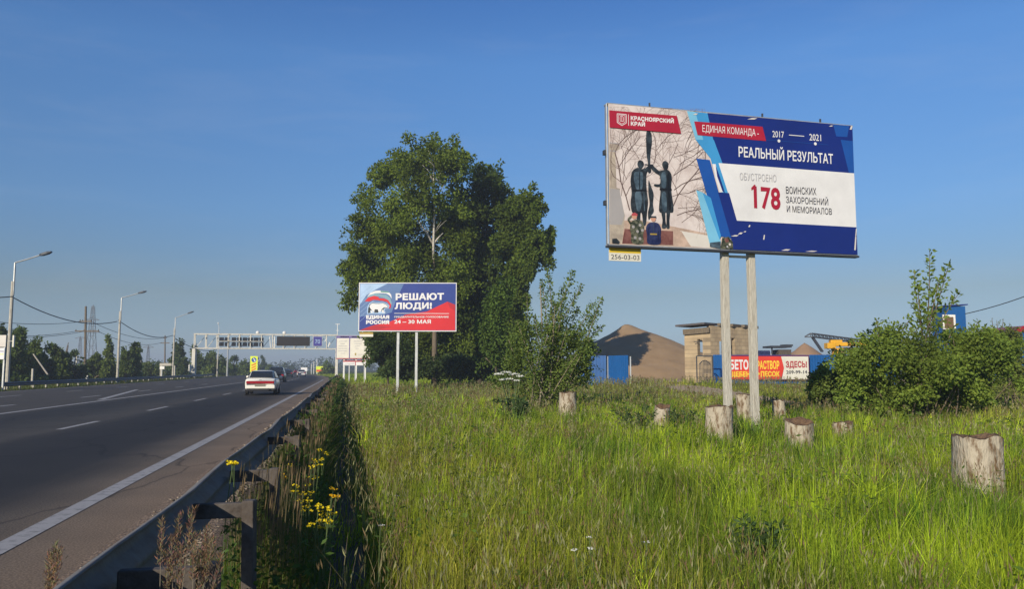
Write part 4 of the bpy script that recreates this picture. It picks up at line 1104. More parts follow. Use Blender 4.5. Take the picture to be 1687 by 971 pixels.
def car(label, loc, heading, paint, suv=False, detail=True, front=False):
    """local: x across, y forward, z up; origin on the ground under the middle"""
    t = thing('car', label, 'car', (0, 0, 0), 'cars on the highway')
    W, H = (0.86, 1.38) if not suv else (0.92, 1.72)
    zb = 0.94 if not suv else 1.08
    def sec(y, hw, z0, z1, cr=0.08):
        pts = [(-hw * 0.88, z0), (-hw * 0.97, z0 + 0.1), (-hw, (z0 + z1) * 0.52), (-hw * 0.965, z1 - cr), (-hw * 0.86, z1), (0, z1 + 0.02)]
        pts += [(-x, z) for x, z in reversed(pts[:-1])]
        return [(x, y, z) for x, z in pts]
    mb = MB()
    rear = zb - 0.02 if not suv else zb
    loft(mb, [sec(-2.24, W * .84, .36, rear - .16, .05), sec(-2.16, W * .95, .30, rear - .02, .04), sec(-1.75, W, .27, zb + 0.0), sec(-0.9, W, .25, zb), sec(0.3, W, .25, zb - .02), sec(0.95, W, .25, zb - .03),
              sec(1.5, W * .98, .26, zb - .12), sec(2.0, W * .93, .28, zb - .22), sec(2.2, W * .8, .33, zb - .33)])
    mb.build('body', paint, parent=t, smooth_sh=True)
    # cabin
    def csec(y, hwb, hwt, z0, z1):
        pts = [(-hwb, z0), (-(hwb * .45 + hwt * .55), z0 + (z1 - z0) * .6), (-hwt, z1 - 0.04), (-hwt * .8, z1), (0, z1 + 0.015)]
        pts += [(-x, z) for x, z in reversed(pts[:-1])]
        return [(x, y, z) for x, z in pts]
    yb = -1.62 if not suv else -2.1
    mb = MB()
    loft(mb, [csec(yb, W * .80, W * .76, zb - .03, zb + .03), csec(yb + .32, W * .86, W * .72, zb - .03, zb + (H - zb) * .6), csec(yb + .62, W * .88, W * .70, zb - .03, H - .03), csec(yb + 1.1, W * .89, W * .70, zb - .03, H),
              csec(-0.1, W * .89, W * .69, zb - .03, H - .01), csec(0.25, W * .88, W * .68, zb - .05, H - .06), csec(0.75, W * .85, W * .74, zb - .06, zb + .18), csec(1.05, W * .82, W * .78, zb - .08, zb - .02)])
    mb.build('cabin', paint, parent=t, smooth_sh=True)
    # glazing set slightly proud of the cabin
    def pane(pts, name):
        mb = MB(); mb.add(pts, [tuple(range(len(pts)))]); o = mb.build(name, M['glass'], parent=t)
        md = o.modifiers.new('thickness', 'SOLIDIFY'); md.thickness = 0.02; md.offset = 0
        return o
    zt = H - 0.07
    mb = MB(); ra, rb, rc = (yb + .015, zb + .06), (yb + .285, zb + (H - zb) * .6 + .022), (yb + .56, H - .04)
    mb.add([(-W * .74, *ra), (W * .74, *ra), (W * .68, *rb), (-W * .68, *rb), (W * .64, *rc), (-W * .64, *rc)], [(0, 1, 2, 3), (3, 2, 4, 5)])
    o = mb.build('rear_window', M['glass'], parent=t); md = o.modifiers.new('thickness', 'SOLIDIFY'); md.thickness = 0.02; md.offset = 0
    pane([(W * .74, 1.0, zb + .06), (-W * .74, 1.0, zb + .06), (-W * .64, 0.34, zt - .02), (W * .64, 0.34, zt - .02)], 'windscreen')
    for sx in (-1, 1):
        for (a0, a1, b0, b1) in ((yb + .35, -0.42, yb + .68, -0.40), (-0.36, 0.72, -0.34, 0.22)):
            pane([(sx * W * .895, a0, zb + .03), (sx * W * .895, a1, zb + .03), (sx * W * .735, b1, zt), (sx * W * .735, b0, zt)], 'side_window')
    if detail:
        mb = MB(); mb.box((0, -2.235, 0.72), (W * 1.74, 0.06, 0.15)); mb.build('tail_light', M['tail'], parent=t, bevel=0.015)
        mb = MB(); mb.box((0, -2.265, 0.47), (W * 1.84, 0.12, 0.2)); mb.build('rear_bumper', paint, parent=t, bevel=0.03)
        mb = MB(); mb.box((0, -2.2, 0.31), (W * 1.7, 0.14, 0.14)); mb.build('bumper_valance', M['black'], parent=t, bevel=0.02)
        mb = MB(); mb.box((0, -2.335, 0.565), (0.56, 0.03, 0.13)); mb.build('number_plate', M['plate'], parent=t)
        mb = MB(); mb.tube([(W * .52, -2.1, 0.34), (W * .52, -2.42, 0.33)], 0.06, 8); mb.build('exhaust', M['black'], parent=t)
        mb = MB(); mb.box((0, -2.20, 0.86), (0.12, 0.02, 0.03)); mb.build('badge', M['chrome'], parent=t)
        for sx in (-1, 1):
            mb = MB(); mb.box((sx * (W + .08), 0.62, zb + .07), (0.17, 0.1, 0.12)); mb.build('mirror', paint, parent=t, bevel=0.02)
    elif not front:
        for sx in (-1, 1):
            mb = MB(); mb.box((sx * W * .78, -2.22, 0.8), (0.24, 0.06, 0.2)); mb.build('tail_light', M['tail'], parent=t)
        mb = MB(); mb.box((0, -2.2, 0.62), (0.55, 0.06, 0.13)); mb.build('number_plate', M['whitepaint'], parent=t)
    if front:
        for sx in (-1, 1):
            mb = MB(); mb.box((sx * W * .66, 2.17, zb - .42), (0.36, 0.08, 0.15)); mb.build('headlight', M['headlamp'], parent=t)
        mb = MB(); mb.box((0, 2.19, zb - .45), (0.7, 0.05, 0.12)); mb.build('grille', M['black'], parent=t)
    for sx in (-1, 1):
        for y in (-1.32, 1.30):
            mb = MB(); x0 = sx * (W - 0.19); x1 = sx * (W + 0.01)
            mb.tube([(x0, y, 0.31), (x0 + sx * .02, y, 0.31), (x1 - sx * .02, y, 0.31), (x1, y, 0.31)], [0.27, 0.31, 0.31, 0.27], 18)
            wh = mb.build('wheel', M['black'], parent=t, smooth_sh=False)
            mb = MB(); mb.tube([(x1 - sx * .01, y, 0.31), (x1 + sx * .015, y, 0.31)], [0.2, 0.17], 14); mb.build('rim', M['chrome'], parent=wh)
    t.location = loc; t.rotation_euler = (0, 0, heading)
    return t
head = RA
cY = 46.0; cx0 = P(419, HY, cY).x
car('white older sedan with a full-width red tail light strip, driving away', (cx0 + 0.05, cY + 1.6, 0.005), head + 0.015, car_paint('white_car_paint', (0.80, 0.77, 0.66)))
def far_car(px, s, label, col, suv=False, front=False, t=None):
    Y = R(s, -7).y; p = P(px, HY, Y); car(label, (p.x, Y, 0.005), head + (math.pi if front else 0) + 2 * 0.00041 * max(0, s - 100), car_paint('car_paint', col), suv, False, front)
far_car(457, 95, 'dark grey estate car just ahead of the white sedan', (0.035, 0.04, 0.045), True)
far_car(474.5, 150, 'dark saloon with a pale plate farther up the lane', (0.03, 0.035, 0.04))
far_car(496.5, 168, 'small white car in the slow lane near the bend', (0.75, 0.73, 0.7))
far_car(471, 235, 'tiny pale van farthest along the highway', (0.7, 0.72, 0.74), True)
far_car(488.5, 240, 'tiny red car on the bend ahead of the small white car', (0.35, 0.03, 0.03))

# ================================================================== STUMPS
M['stump'] = mat('peeling_stump_bark', (0.42, 0.365, 0.275), 0.9, col2=(0.13, 0.075, 0.035), thr=(0.46, 0.62), scale=5, stretch=(2.2, 2.2, 0.8), bump=0.9, bscale=14)
M['rot'] = mat('rotten_wood', (0.08, 0.042, 0.022), 0.95, col2=(0.21, 0.13, 0.07), scale=9, bump=0.9)
STUMPS = []
def stump(px, Y, y_top, w, label, square=0.0, broken=0.0, lean=0.0):
    b = on_ground(px, Y); STUMPS.append((b.x, b.y)); zt = P(px, y_top, Y).z - b.z
    t = thing('tree_stump', label, 'stump', b, 'pale stumps in the tall grass')
    seed = px * 0.37; n = 26; rings = 9; mb = MB()
    def pt(f, a, k=1.0):
        e = 1 + 0.10 * noise.noise(Vector((math.cos(a) * 1.4 + seed, math.sin(a) * 1.4, f * 1.2))) + 0.04 * noise.noise(Vector((math.cos(a) * 5 + seed, math.sin(a) * 5, f * 4)))
        if square: e *= 1 / max(abs(math.cos(a)), abs(math.sin(a))) ** square
        top = zt * (1 - broken * (0.5 + 0.5 * math.cos(a + 1.57)) ** 3 * 0.5) + 0.05 * noise.noise(Vector((math.cos(a) * 2, math.sin(a) * 2, seed)))
        r = w / 2 * e * (1 + 0.16 * (1 - f) ** 3) * k
        z = -0.15 + (top + 0.15) * f
        return Vector((b.x + r * math.cos(a) + lean * z, b.y + r * math.sin(a), b.z + z))
    for i in range(rings):
        for k in range(n): mb.v.append(tuple(pt(i / (rings - 1), 2 * math.pi * k / n)))
    for i in range(rings - 1):
        for k in range(n):
            a = i * n + k; c = i * n + (k + 1) % n; mb.f.append((a, c, c + n, a + n)); mb.m.append(0)
    mb.build('trunk', M['stump'], parent=t, smooth_sh=True)
    mb = MB()
    for j, (kk, dz) in enumerate(((1.0, 0.004), (0.86, 0.012), (0.6, -0.05), (0.25, -0.09))):
        for k in range(n):
            q = pt(1.0, 2 * math.pi * k / n, kk); q.z += dz + (0.02 * noise.noise(q * 6) if j else 0); mb.v.append(tuple(q))
    for j in range(3):
        for k in range(n):
            a = j * n + k; c = j * n + (k + 1) % n; mb.f.append((a, c, c + n, a + n)); mb.m.append(0)
    mb.f.append(tuple(3 * n + k for k in range(n))); mb.m.append(0)
    mb.build('rotten_top', M['rot'], parent=t, smooth_sh=True)
stump(1602, 9.6, 719, 0.47, 'widest square-cut pale stump, standing alone nearest to the viewer', square=0.55)
stump(1183, 16.2, 671, 0.54, 'tall pale stump with dark drips from its top, touching the first billboard post', lean=0.01)
stump(1312, 15.2, 692, 0.50, 'pale stump with a broken brown hollow in its upper front', broken=0.35, lean=0.02)
stump(1385, 17.5, 697, 0.44, 'faint low stump almost swallowed by reddish grass, between the hollow stump and the shrub')
stump(1086, 19.5, 668, 0.36, 'narrow leaning stump with a knobbly brown top, apart from the billboard posts', lean=0.10, broken=0.2)
stump(1225, 21.5, 651, 0.38, 'narrow stump seen between the two billboard posts', lean=-0.03)
stump(1283, 22.0, 660, 0.34, 'slim upright stump just beyond the second billboard post, close to the grey apron', lean=-0.06)
stump(935, 24.0, 647, 0.50, 'small pale stump low in the grass in front of the poplar bush')

# ================================================================== YARD: sand piles, building, fences, machines
M['sand'] = mat('sand', (0.25, 0.162, 0.083), 0.95, col2=(0.31, 0.21, 0.115), scale=0.6, bump=0.6, bscale=5)
M['sandbrown'] = mat('brown_sand', (0.24, 0.145, 0.08), 0.95, col2=(0.30, 0.19, 0.11), scale=0.6, bump=0.6, bscale=5)
def sand_pile(label, c, H, rl, rr, rf, rb, m, seed, ridge=0.0):
    t = MB(); n = 84
    ext = max(rl, rr, rf, rb) * 1.12
    for i in range(n + 1):
        for j in range(n + 1):
            x = (-rl + (rl + rr) * i / n) * 1.15; y = (-rf + (rf + rb) * j / n) * 1.15
            xx = max(0, abs(x) - ridge); d = math.hypot(xx / (rl if x < 0 else rr), y / (rf if y < 0 else rb))
            h = H * (math.sqrt((1 - min(d, 1.2)) ** 2 + 0.0009) if d < 1 else 0.03 * max(0, 1.2 - d) / 0.2)
            h += 0.22 * noise.noise(Vector((x * 0.35 + seed, y * 0.35, 0))) * min(1, h) + 0.07 * noise.noise(Vector((x * 1.1, y * 1.1, seed))) * min(1, h)
            X, Y = c[0] + x, c[1] + y
            t.v.append((X, Y, tz(X, Y) - 0.05 + max(h, -0.05)))
    for i in range(n):
        for j in range(n):
            a = i * (n + 1) + j; t.f.append((a, a + n + 1, a + n + 2, a + 1)); t.m.append(0)
    o = t.build('sand_pile', m, org=(c[0], c[1], tz(*c)), smooth_sh=True)
    return tag(o, label, 'sand pile')
SPY = 92.0
sp_ = P(1031, 533, SPY)
sand_pile('big tan sand pile left of the unfinished block building, with a tree shadow on it', (sp_.x, SPY), sp_.z - 0.45, 10.5, 16.0, 12.5, 12, M['sand'], 2.0, 0.2)
q = P(1325, 563, 108); sand_pile('small brown gravel cone seen above the advertising fence', (q.x, 108), q.z - 0.5, 6.5, 6.8, 6, 6, M['sandbrown'], 5.0)

M['block'] = mat('tan_block_masonry', (0.42, 0.32, 0.20), 0.9, col2=(0.30, 0.225, 0.14), thr=(0.35, 0.7), scale=2.0, bump=0.5, bscale=20)
def block_mat():
    m, nt, b = _new('block_wall'); N = nt.nodes; L = nt.links
    b.inputs['Roughness'].default_value = 0.9
    tc = N.new('ShaderNodeTexCoord')
    sx = N.new('ShaderNodeSeparateXYZ'); L.new(tc.outputs['Object'], sx.inputs[0])
    ad = N.new('ShaderNodeMath'); ad.operation = 'ADD'; L.new(sx.outputs[0], ad.inputs[0]); L.new(sx.outputs[1], ad.inputs[1])
    cb = N.new('ShaderNodeCombineXYZ'); L.new(ad.outputs[0], cb.inputs[0]); L.new(sx.outputs[2], cb.inputs[1])
    br = N.new('ShaderNodeTexBrick'); br.inputs['Scale'].default_value = 1.0; br.inputs['Brick Width'].default_value = 0.6; br.inputs['Row Height'].default_value = 0.3
    br.inputs['Mortar Size'].default_value = 0.016; br.inputs['Color1'].default_value = (0.43, 0.335, 0.21, 1); br.inputs['Color2'].default_value = (0.35, 0.265, 0.165, 1); br.inputs['Mortar'].default_value = (0.23, 0.18, 0.12, 1)
    L.new(cb.outputs[0], br.inputs[0])
    nz = N.new('ShaderNodeTexNoise'); nz.inputs['Scale'].default_value = 1.2; nz.inputs['Detail'].default_value = 7; L.new(tc.outputs['Object'], nz.inputs[0])
    rp = N.new('ShaderNodeValToRGB'); rp.color_ramp.elements[0].position = .3; rp.color_ramp.elements[1].position = .7; rp.color_ramp.elements[0].color = (.8, .78, .76, 1); rp.color_ramp.elements[1].color = (1.12, 1.1, 1.05, 1); L.new(nz.outputs[0], rp.inputs[0])
    mx = N.new('ShaderNodeMix'); mx.data_type = 'RGBA'; mx.blend_type = 'MULTIPLY'; mx.inputs[0].default_value = 1
    L.new(br.outputs[0], mx.inputs[6]); L.new(rp.outputs[0], mx.inputs[7]); L.new(mx.outputs[2], b.inputs['Base Color'])
    return m
M['blockwall'] = block_mat()
BY = 62.0
c0 = P(1171.5, HY, BY); c1 = P(1128.5, HY, BY + 1.6); c2 = P(1236, HY, BY + 1.8)
gz = tz(c0.x, BY) - 0.1
bld = thing('building', 'unfinished tan block building with empty window slits and a grey canopy roof', 'building', (c0.x, BY, gz))
def ztop(x, y, Y): return P(x, y, Y).z
def wall(p0, p1, h0, h1, th, ops, inward, name='wall'):
    """p0->p1 in plan, top sloping h0->h1, ops = (f0,f1,z0,z1)"""
    p0 = Vector((p0[0], p0[1])); p1 = Vector((p1[0], p1[1])); d = p1 - p0; Lw = d.length; u = d / Lw
    nrm = Vector((-u.y, u.x)); 
    if nrm.dot(Vector(inward) - p0) < 0: nrm = -nrm
    mb = MB(); fs = sorted({0.0, 1.0, *[o[0] for o in ops], *[o[1] for o in ops]})
    def col(f0, f1, z0a, z1a, z0b, z1b):
        a = p0 + d * f0; b = p0 + d * f1
        vs = []
        for (pt_, z0, z1) in ((a, z0a, z1a), (b, z0b, z1b)):
            for o in (0, th):
                q = pt_ + nrm * o; vs += [(q.x, q.y, z0), (q.x, q.y, z1)]
        mb.add(vs, [(0, 1, 5, 4), (2, 6, 7, 3), (0, 4, 6, 2), (1, 3, 7, 5), (0, 2, 3, 1), (4, 5, 7, 6)])
    for a, b in zip(fs[:-1], fs[1:]):
        ha = h0 + (h1 - h0) * a; hb = h0 + (h1 - h0) * b; cuts = sorted([(o[2], o[3]) for o in ops if o[0] <= a + 1e-6 and o[1] >= b - 1e-6]); z = gz - 0.2
        for (z0, z1) in cuts:
            col(a, b, z, z0, z, z0); z = z1
        col(a, b, z, ha, z, hb)
    return mb.build(name, M['blockwall'], parent=bld)
hL = ztop(1128, 551, BY + 1.6); h0_ = ztop(1171, 539, BY); hR = ztop(1236, 543, BY + 1.8)
cin = (c0.x + 1, BY + 6)
c3 = Vector((c1.x + 0.9, c1.y + 3.6)); c4 = Vector((c2.x - 0.3, c2.y + 3.4))
zw0, zw1 = ztop(1160, 587, BY + 1.2), ztop(1160, 559.5, BY + 1.2)
wall(c0, c1, h0_ - 0.45, hL, 0.4, [(0.30, 0.50, zw0, zw1)], cin)
wall(c0, c2, h0_ + 0.1, hR + 0.1, 0.4, [(0.22, 0.36, zw0, zw1 - .05), (0.50, 0.62, zw0 - .1, zw1 + 0.1)], cin)
wall(c1, (c3.x, c3.y), hL - 0.1, hR - 0.3, 0.4, [(0.25, 0.6, zw0, zw1)], cin)
wall(c2, c4, hR - 0.1, hR - 0.25, 0.4, [(0.25, 0.7, zw0, zw1)], cin)
wall((c3.x, c3.y), c4, hL - 0.3, hR - 0.3, 0.4, [(0.2, 0.8, zw0 - .2, zw1)], cin)
# canopy over the street side wall
ua = Vector((c1.x - c0.x, c1.y - c0.y, 0)); ul = ua.length; ua /= ul; na = Vector((-ua.y, ua.x, 0)); 
if na.y > 0: na = -na
mb = MB()
zc0 = ztop(1166, 535.0, BY); zc1 = ztop(1120, 541, BY + 3.4)
def cq(f, o, z): q = Vector((c0.x, c0.y, 0)) + ua * (ul * f) + na * o; return (q.x, q.y, z)
vs = []
for dz in (0, 0.14):
    for (f, z) in ((0.02, zc0), (1.15, zc1)):
        for o in (0.75, -1.6): vs.append(cq(f, o, z + dz))
mb.add(vs, [(0, 1, 3, 2), (4, 6, 7, 5), (0, 4, 5, 1), (2, 3, 7, 6), (0, 2, 6, 4), (1, 5, 7, 3)])
mb.build('canopy_roof', mat('weathered_roofing', (0.085, 0.075, 0.075), 0.8, var=0.3, scale=3), parent=bld)
mb = MB(); mb.bar(cq(0.0, 0.14, zc0 - 0.42), cq(1.0, 0.14, zc1 - 0.42), 0.12, 0.42); mb.build('fascia_beam', M['bark'], parent=bld)
for f in (0.28, 0.6, 0.9):
    mb = MB(); p = Vector((c0.x, c0.y, 0)).lerp(Vector((c2.x, c2.y, 0)), f); z = h0_ + 0.1 + (hR - h0_) * f
    mb.bar((p.x - 0.25, p.y - 0.25, z + 0.13), (p.x + 1.4, p.y + 1.6, z + 0.1), 0.28, 0.22); mb.build('roof_beam', M['bark'], parent=bld)
mb = MB(); p = Vector((c0.x, c0.y)).lerp(Vector((c1.x, c1.y)), 0.4); mb.bar((p.x - .5, p.y - .1, (zw0 + zw1) / 2 + .45), (p.x + .5, p.y - .0, (zw0 + zw1) / 2 + .45), 0.05); mb.build('window_bar', M['darksteel'], parent=bld)

# iron gate with an arched lattice
GY = 57.0
ga0 = on_ground(1148, GY); ga1 = on_ground(1174.5, GY); zg = P(1148, 587, GY).z
gt = thing('gate', 'open black iron gate with arched bars before the unfinished building', 'gate', ((ga0.x + ga1.x) / 2, GY, ga0.z))
mb = MB()
for x in (ga0.x, ga1.x): mb.bar((x, GY, ga0.z - .1), (x, GY, zg), 0.07)
mb.bar((ga0.x, GY, zg), (ga1.x, GY, zg), 0.07); mb.bar((ga0.x, GY, ga0.z + .15), (ga1.x, GY, ga0.z + .15), 0.06)
mb.build('frame', M['darksteel'], parent=gt)
mb = MB(); w_ = ga1.x - ga0.x; arch = []
for i in range(9):
    f = i / 8; arch.append((ga0.x + w_ * (0.16 + 0.68 * f), GY, zg - 0.52 + 0.26 * math.sin(math.pi * f) - 0.05))
mb.tube(arch, 0.03, 4)
for p in arch: mb.bar((p[0], GY, ga0.z + .15), p, 0.03)
mb.build('arched_bars', M['darksteel'], parent=gt)

M['bluesheet'] = mat('blue_profiled_sheet', (0.008, 0.085, 0.27), 0.45, var=0.12, scale=1.0)
def corrugated(mb, a, b, z0a, z1, depth=0.04, pitch=0.22, z0b=None):
    a = Vector(a); b = Vector(b); d = b - a; L = d.length; u = d / L; n_ = Vector((u.y, -u.x)); z0b = z0a if z0b is None else z0b
    k = int(L / pitch); pts = []
    for i in range(k):
        for (f, o) in ((0.0, 0), (0.45, 0), (0.55, 1), (0.9, 1)): pts.append((min((i + f) * pitch, L), o * depth))
    base = len(mb.v)
    for (l, o) in pts:
        q = a + u * l + n_ * o; z0 = z0a + (z0b - z0a) * l / L
        mb.v += [(q.x, q.y, z0), (q.x, q.y, z1)]
    for i in range(len(pts) - 1):
        mb.f.append((base + 2 * i, base + 2 * i + 2, base + 2 * i + 3, base + 2 * i + 1)); mb.m.append(0)
def sheet_fence(label, pxs, y_top, group='blue sheet fences of the yard'):
    """pxs: list of (px, Y)"""
    g0 = on_ground(*pxs[0]); t = thing('fence', label, 'fence', g0, group)
    mb = MB()
    for (p, q) in zip(pxs[:-1], pxs[1:]):
        a = on_ground(*p); b = on_ground(*q); zt = P(p[0], y_top, p[1]).z
        corrugated(mb, (a.x, a.y), (b.x, b.y), a.z - 0.05, zt, z0b=b.z - 0.05)
    o = mb.build('sheet', M['bluesheet'], parent=t); md = o.modifiers.new('thickness', 'SOLIDIFY'); md.thickness = 0.006
    for p in pxs:
        a = on_ground(*p); zt = P(p[0], y_top, p[1]).z; mb = MB(); mb.bar((a.x, a.y + 0.09, a.z - .1), (a.x, a.y + 0.09, zt - 0.05), 0.08); mb.build('post', M['greysteel'], parent=t)
    return t
sheet_fence('blue corrugated sheet fence section in front of the sand pile, partly behind the poplar bush', [(948, 57.5), (1002, 57), (1039, 55)], 586.5)
FY = 59.0
sheet_fence('long blue corrugated sheet fence carrying the red concrete-and-sand banner', [(1175, FY), (1204, FY), (1334, FY + 1.0), (1402, FY + 1.5), (1480, FY + 2)], 585)
# banner
bY = FY - 0.12
bO = P(1194, 627, bY); bR = P(1334, 627, bY + 0.75); bT = P(1194, 585.5, bY)
bn = thing('banner', 'red, yellow and white advertising banner hung on the blue fence', 'banner', bO)
TB = Vector((bR.x - bO.x, bR.y - bO.y, 0)); WB = TB.length; HB = bT.z - bO.z
A = Art(bO, TB, step=0.0012)
zb9 = [(139, 158), (1528, 158), (1528, 570), (139, 570)]
A.h = homog(zb9, [(0, HB), (WB, HB), (WB, 0), (0, 0)])
A.box(0, WB, 0, HB, -0.02, 0, C['purple'])
A.poly([(150, 178), (1068, 178), (1110, 370), (1068, 520), (1068, 555), (150, 555)], C['bannerred'])
A.poly([(1068, 178), (1516, 178), (1516, 555), (1068, 555), (1110, 370)], C['cream'])
A.text('БЕТОН', (232, 388), (610, 388), (232, 232), C['white'], 0.045)
A.text('РАСТВОР', (668, 384), (1034, 382), (668, 250), C['banneryel'], 0.04)
A.text('ЩЕБЕНЬ', (232, 512), (612, 512), (232, 425), C['banneryel'], 0.05)
A.text('ПЕСОК', (724, 510), (1036, 508), (724, 422), C['banneryel'], 0.05)
A.disc((684, 466), 0.11, C['banneryel'])
A.text('ЗДЕСЬ!', (1140, 358), (1490, 356), (1140, 255), C['pinkred'], 0.05)
A.text('209-99-14', (1143, 466), (1490, 462), (1143, 408), C['ink'], 0.025)
A.build('printed_sheet', bn)
# shed and truck behind the fence
q = on_ground(1284, 70); sh = thing('shed', 'dark open shed with a flat overhanging roof behind the advertising fence', 'shed', q)
zt = P(1284, 571, 70).z
mb = MB(); mb.box((q.x + 0.25, 70, (q.z + zt) / 2 - .15), (1.1, 1.6, zt - q.z - .3)); mb.build('wall', M['rust'], parent=sh)
mb = MB(); mb.box((q.x - .15, 70, zt - 0.06), (1.75, 2.4, 0.16)); mb.box((q.x + 0.55, 69.6, zt + .06), (0.7, 1.2, 0.14)); mb.build('roof', M['darksteel'], parent=sh)
for dx in (-0.85,):
    mb = MB(); mb.bar((q.x + dx, 69.2, q.z), (q.x + dx, 69.2, zt - .1), 0.1); mb.build('post', M['darksteel'], parent=sh)
q = on_ground(1251, 74); tk = thing('truck', 'dark blue truck with a white cab front parked beside the open shed', 'truck', q)
zt = P(1250, 578.5, 74).z
mb = MB(); mb.box((q.x - 0.6, 74, q.z + 0.9 + (zt - q.z - 0.9) / 2), (2.6, 2.2, zt - q.z - 0.9)); mb.build('body', C['navy'], parent=tk, bevel=0.06)
mb = MB(); mb.box((q.x + 1.25, 74, q.z + 1.5), (1.0, 2.1, 1.9)); cb_ = mb.build('cab', M['whitepaint'], parent=tk, bevel=0.1)
mb = MB(); mb.box((q.x + 1.3, 72.93, q.z + 1.9), (0.7, 0.03, 0.6)); mb.build('side_window', M['glass'], parent=cb_)
for dx in (-1.4, 1.2):
    for dy in (-0.95, 0.95):
        mb = MB(); mb.tube([(q.x + dx, 74 + dy - .12, q.z + .5), (q.x + dx, 74 + dy + .12, q.z + .5)], 0.5, 16); mb.build('wheel', M['black'], parent=tk)
# yellow truck crane with lattice boom
KY = 76.0
M['yellow'] = mat('yellow_machine_paint', (0.62, 0.33, 0.015), 0.45, var=0.15, scale=1.5)
q = on_ground(1392, KY); ck = thing('crane', 'yellow mobile crane with a dark lattice boom lowered over the yard', 'crane', q)
mb = MB()
def bx(x0, x1, y0, y1, dy0, dy1, m_=mb):
    a = P(x0, y1, KY); b = P(x1, y0, KY); m_.box(((a.x + b.x) / 2, KY + (dy0 + dy1) / 2, (a.z + b.z) / 2), (b.x - a.x, dy1 - dy0, b.z - a.z))
bx(1372, 1425, 564.5, 571, -0.4, 0.4); bx(1360.5, 1374, 565.5, 575, -0.45, 0.45); bx(1367, 1386, 560.5, 565.5, -0.3, 0.3)
mb.build('boom_base', M['yellow'], parent=ck, bevel=0.05)
mb = MB(); bx(1374, 1384, 574, 592, -0.9, 0.6, mb); mb.build('cab', M['yellow'], parent=ck, bevel=0.06)
mb = MB(); bx(1375.5, 1379, 576, 583, -0.93, -0.9, mb); mb.build('cab_window', M['glass'], parent=ck)
mb = MB(); bx(1365, 1425, 592, 603, -1.2, 1.2, mb); mb.build('chassis', M['darksteel'], parent=ck)
mb = MB(); bx(1386, 1418, 573, 578, -0.5, 0.5, mb); mb.build('boom_cylinder', M['rust'], parent=ck)
for xx in (1370, 1384, 1400, 1416):
    for dy in (-1.05, 1.05):
        w0 = P(xx, 609, KY); mb = MB(); mb.tube([(w0.x, KY + dy - .15, q.z + .5), (w0.x, KY + dy + .15, q.z + .5)], 0.5, 16); mb.build('wheel', M['black'], parent=ck)
mb = MB(); e0 = P(1337, 552.5, KY); e1 = P(1424, 564.0, KY); tip = P(1326, 554.0, KY); nn = 14
def ch(i, k):
    p = e0.lerp(e1, i / nn); return p + Vector((0, (-0.22, 0.22)[k % 2], (0.17, -0.17)[k // 2]))
for i in range(nn):
    for k in range(4): mb.bar(ch(i, k), ch(i + 1, k), 0.07)
    mb.bar(ch(i, 0), ch(i + 1, 2), 0.05); mb.bar(ch(i, 1), ch(i + 1, 3), 0.05); mb.bar(ch(i, 0), ch(i, 2), 0.05); mb.bar(ch(i, 1), ch(i, 3), 0.05); mb.bar(ch(i, 0), ch(i + 1, 1), 0.04)
for k in range(4): mb.bar(ch(0, k), tip + Vector((0, 0, (-.06, -.06, -.1, -.1)[k])), 0.09)
mb.build('lattice_boom', M['darksteel'], parent=ck)
mb = MB(); mb.bar(P(1337, 555, KY), P(1354, 580, KY), 0.2, 0.14); mb.bar(P(1339, 555, KY), P(1356, 580, KY), 0.1, 0.14); mb.build('boom_strut', M['darksteel'], parent=ck)
# blue plant tower behind the shrubs
BYB = 58.0
q = on_ground(1574, BYB); pt = thing('plant_tower', 'blue sheet-metal tower cabin with a red and white window rising behind the shrubs', 'tower', q)
a = P(1558, 545, BYB); b = P(1590, 505, BYB)
mb = MB(); mb.box(((a.x + b.x) / 2, BYB + 0.9, (q.z + b.z) / 2), (b.x - a.x, 1.8, b.z - q.z)); mb.build('wall', M['bluesheet'], parent=pt)
mb = MB(); mb.bar((a.x - 0.1, BYB + 0.9, b.z + 0.02), (b.x + 0.12, BYB + 0.9, b.z + 0.12), 2.1, 0.08); mb.build('roof', C['deepblue'], parent=pt)
a = P(1553, 543, BYB); b = P(1572.5, 519, BYB)
mb = MB(); mb.box(((a.x + b.x) / 2, BYB - 0.06, (a.z + b.z) / 2), (b.x - a.x, 0.08, b.z - a.z)); wf = mb.build('window', M['whitepaint'], parent=pt)
mb = MB(); mb.box(((a.x + b.x) / 2 - 0.03, BYB - 0.115, (a.z + b.z) / 2 - 0.05), ((b.x - a.x) * .72, 0.03, (b.z - a.z) * .78)); mb.build('pane', M['rot'], parent=wf)
q = on_ground(1690, 72); hs = thing('house', 'low blue-grey building with a red roof edge at the yard boundary', 'building', q)
a = P(1668, 560, 72); b = P(1760, 545, 72)
mb = MB(); mb.box(((a.x + b.x) / 2, 75, (q.z + b.z) / 2), (b.x - a.x, 6, b.z - q.z)); mb.build('wall', M['bluesheet'], parent=hs)
mb = MB(); e = P(1666, 547, 72); f_ = P(1684, 541, 72); g9 = P(1770, 541, 72)
mb.add([(e.x, 71.8, e.z), (f_.x, 71.8, f_.z + .2), (g9.x, 71.8, g9.z + .2), (g9.x, 71.8, e.z), (e.x, 78.2, e.z), (f_.x, 78.2, f_.z + .2), (g9.x, 78.2, g9.z + .2), (g9.x, 78.2, e.z)],
       [(0, 3, 2, 1), (4, 5, 6, 7), (0, 1, 5, 4), (1, 2, 6, 5), (2, 3, 7, 6), (0, 4, 7, 3)])
mb.build('roof', M['tail'], parent=hs)
mb = MB(); mb.box((P(1680, 553, 72).x, 71.98, P(1680, 553, 72).z), (0.5, 0.05, 0.4)); mb.build('window', M['glass'], parent=hs)
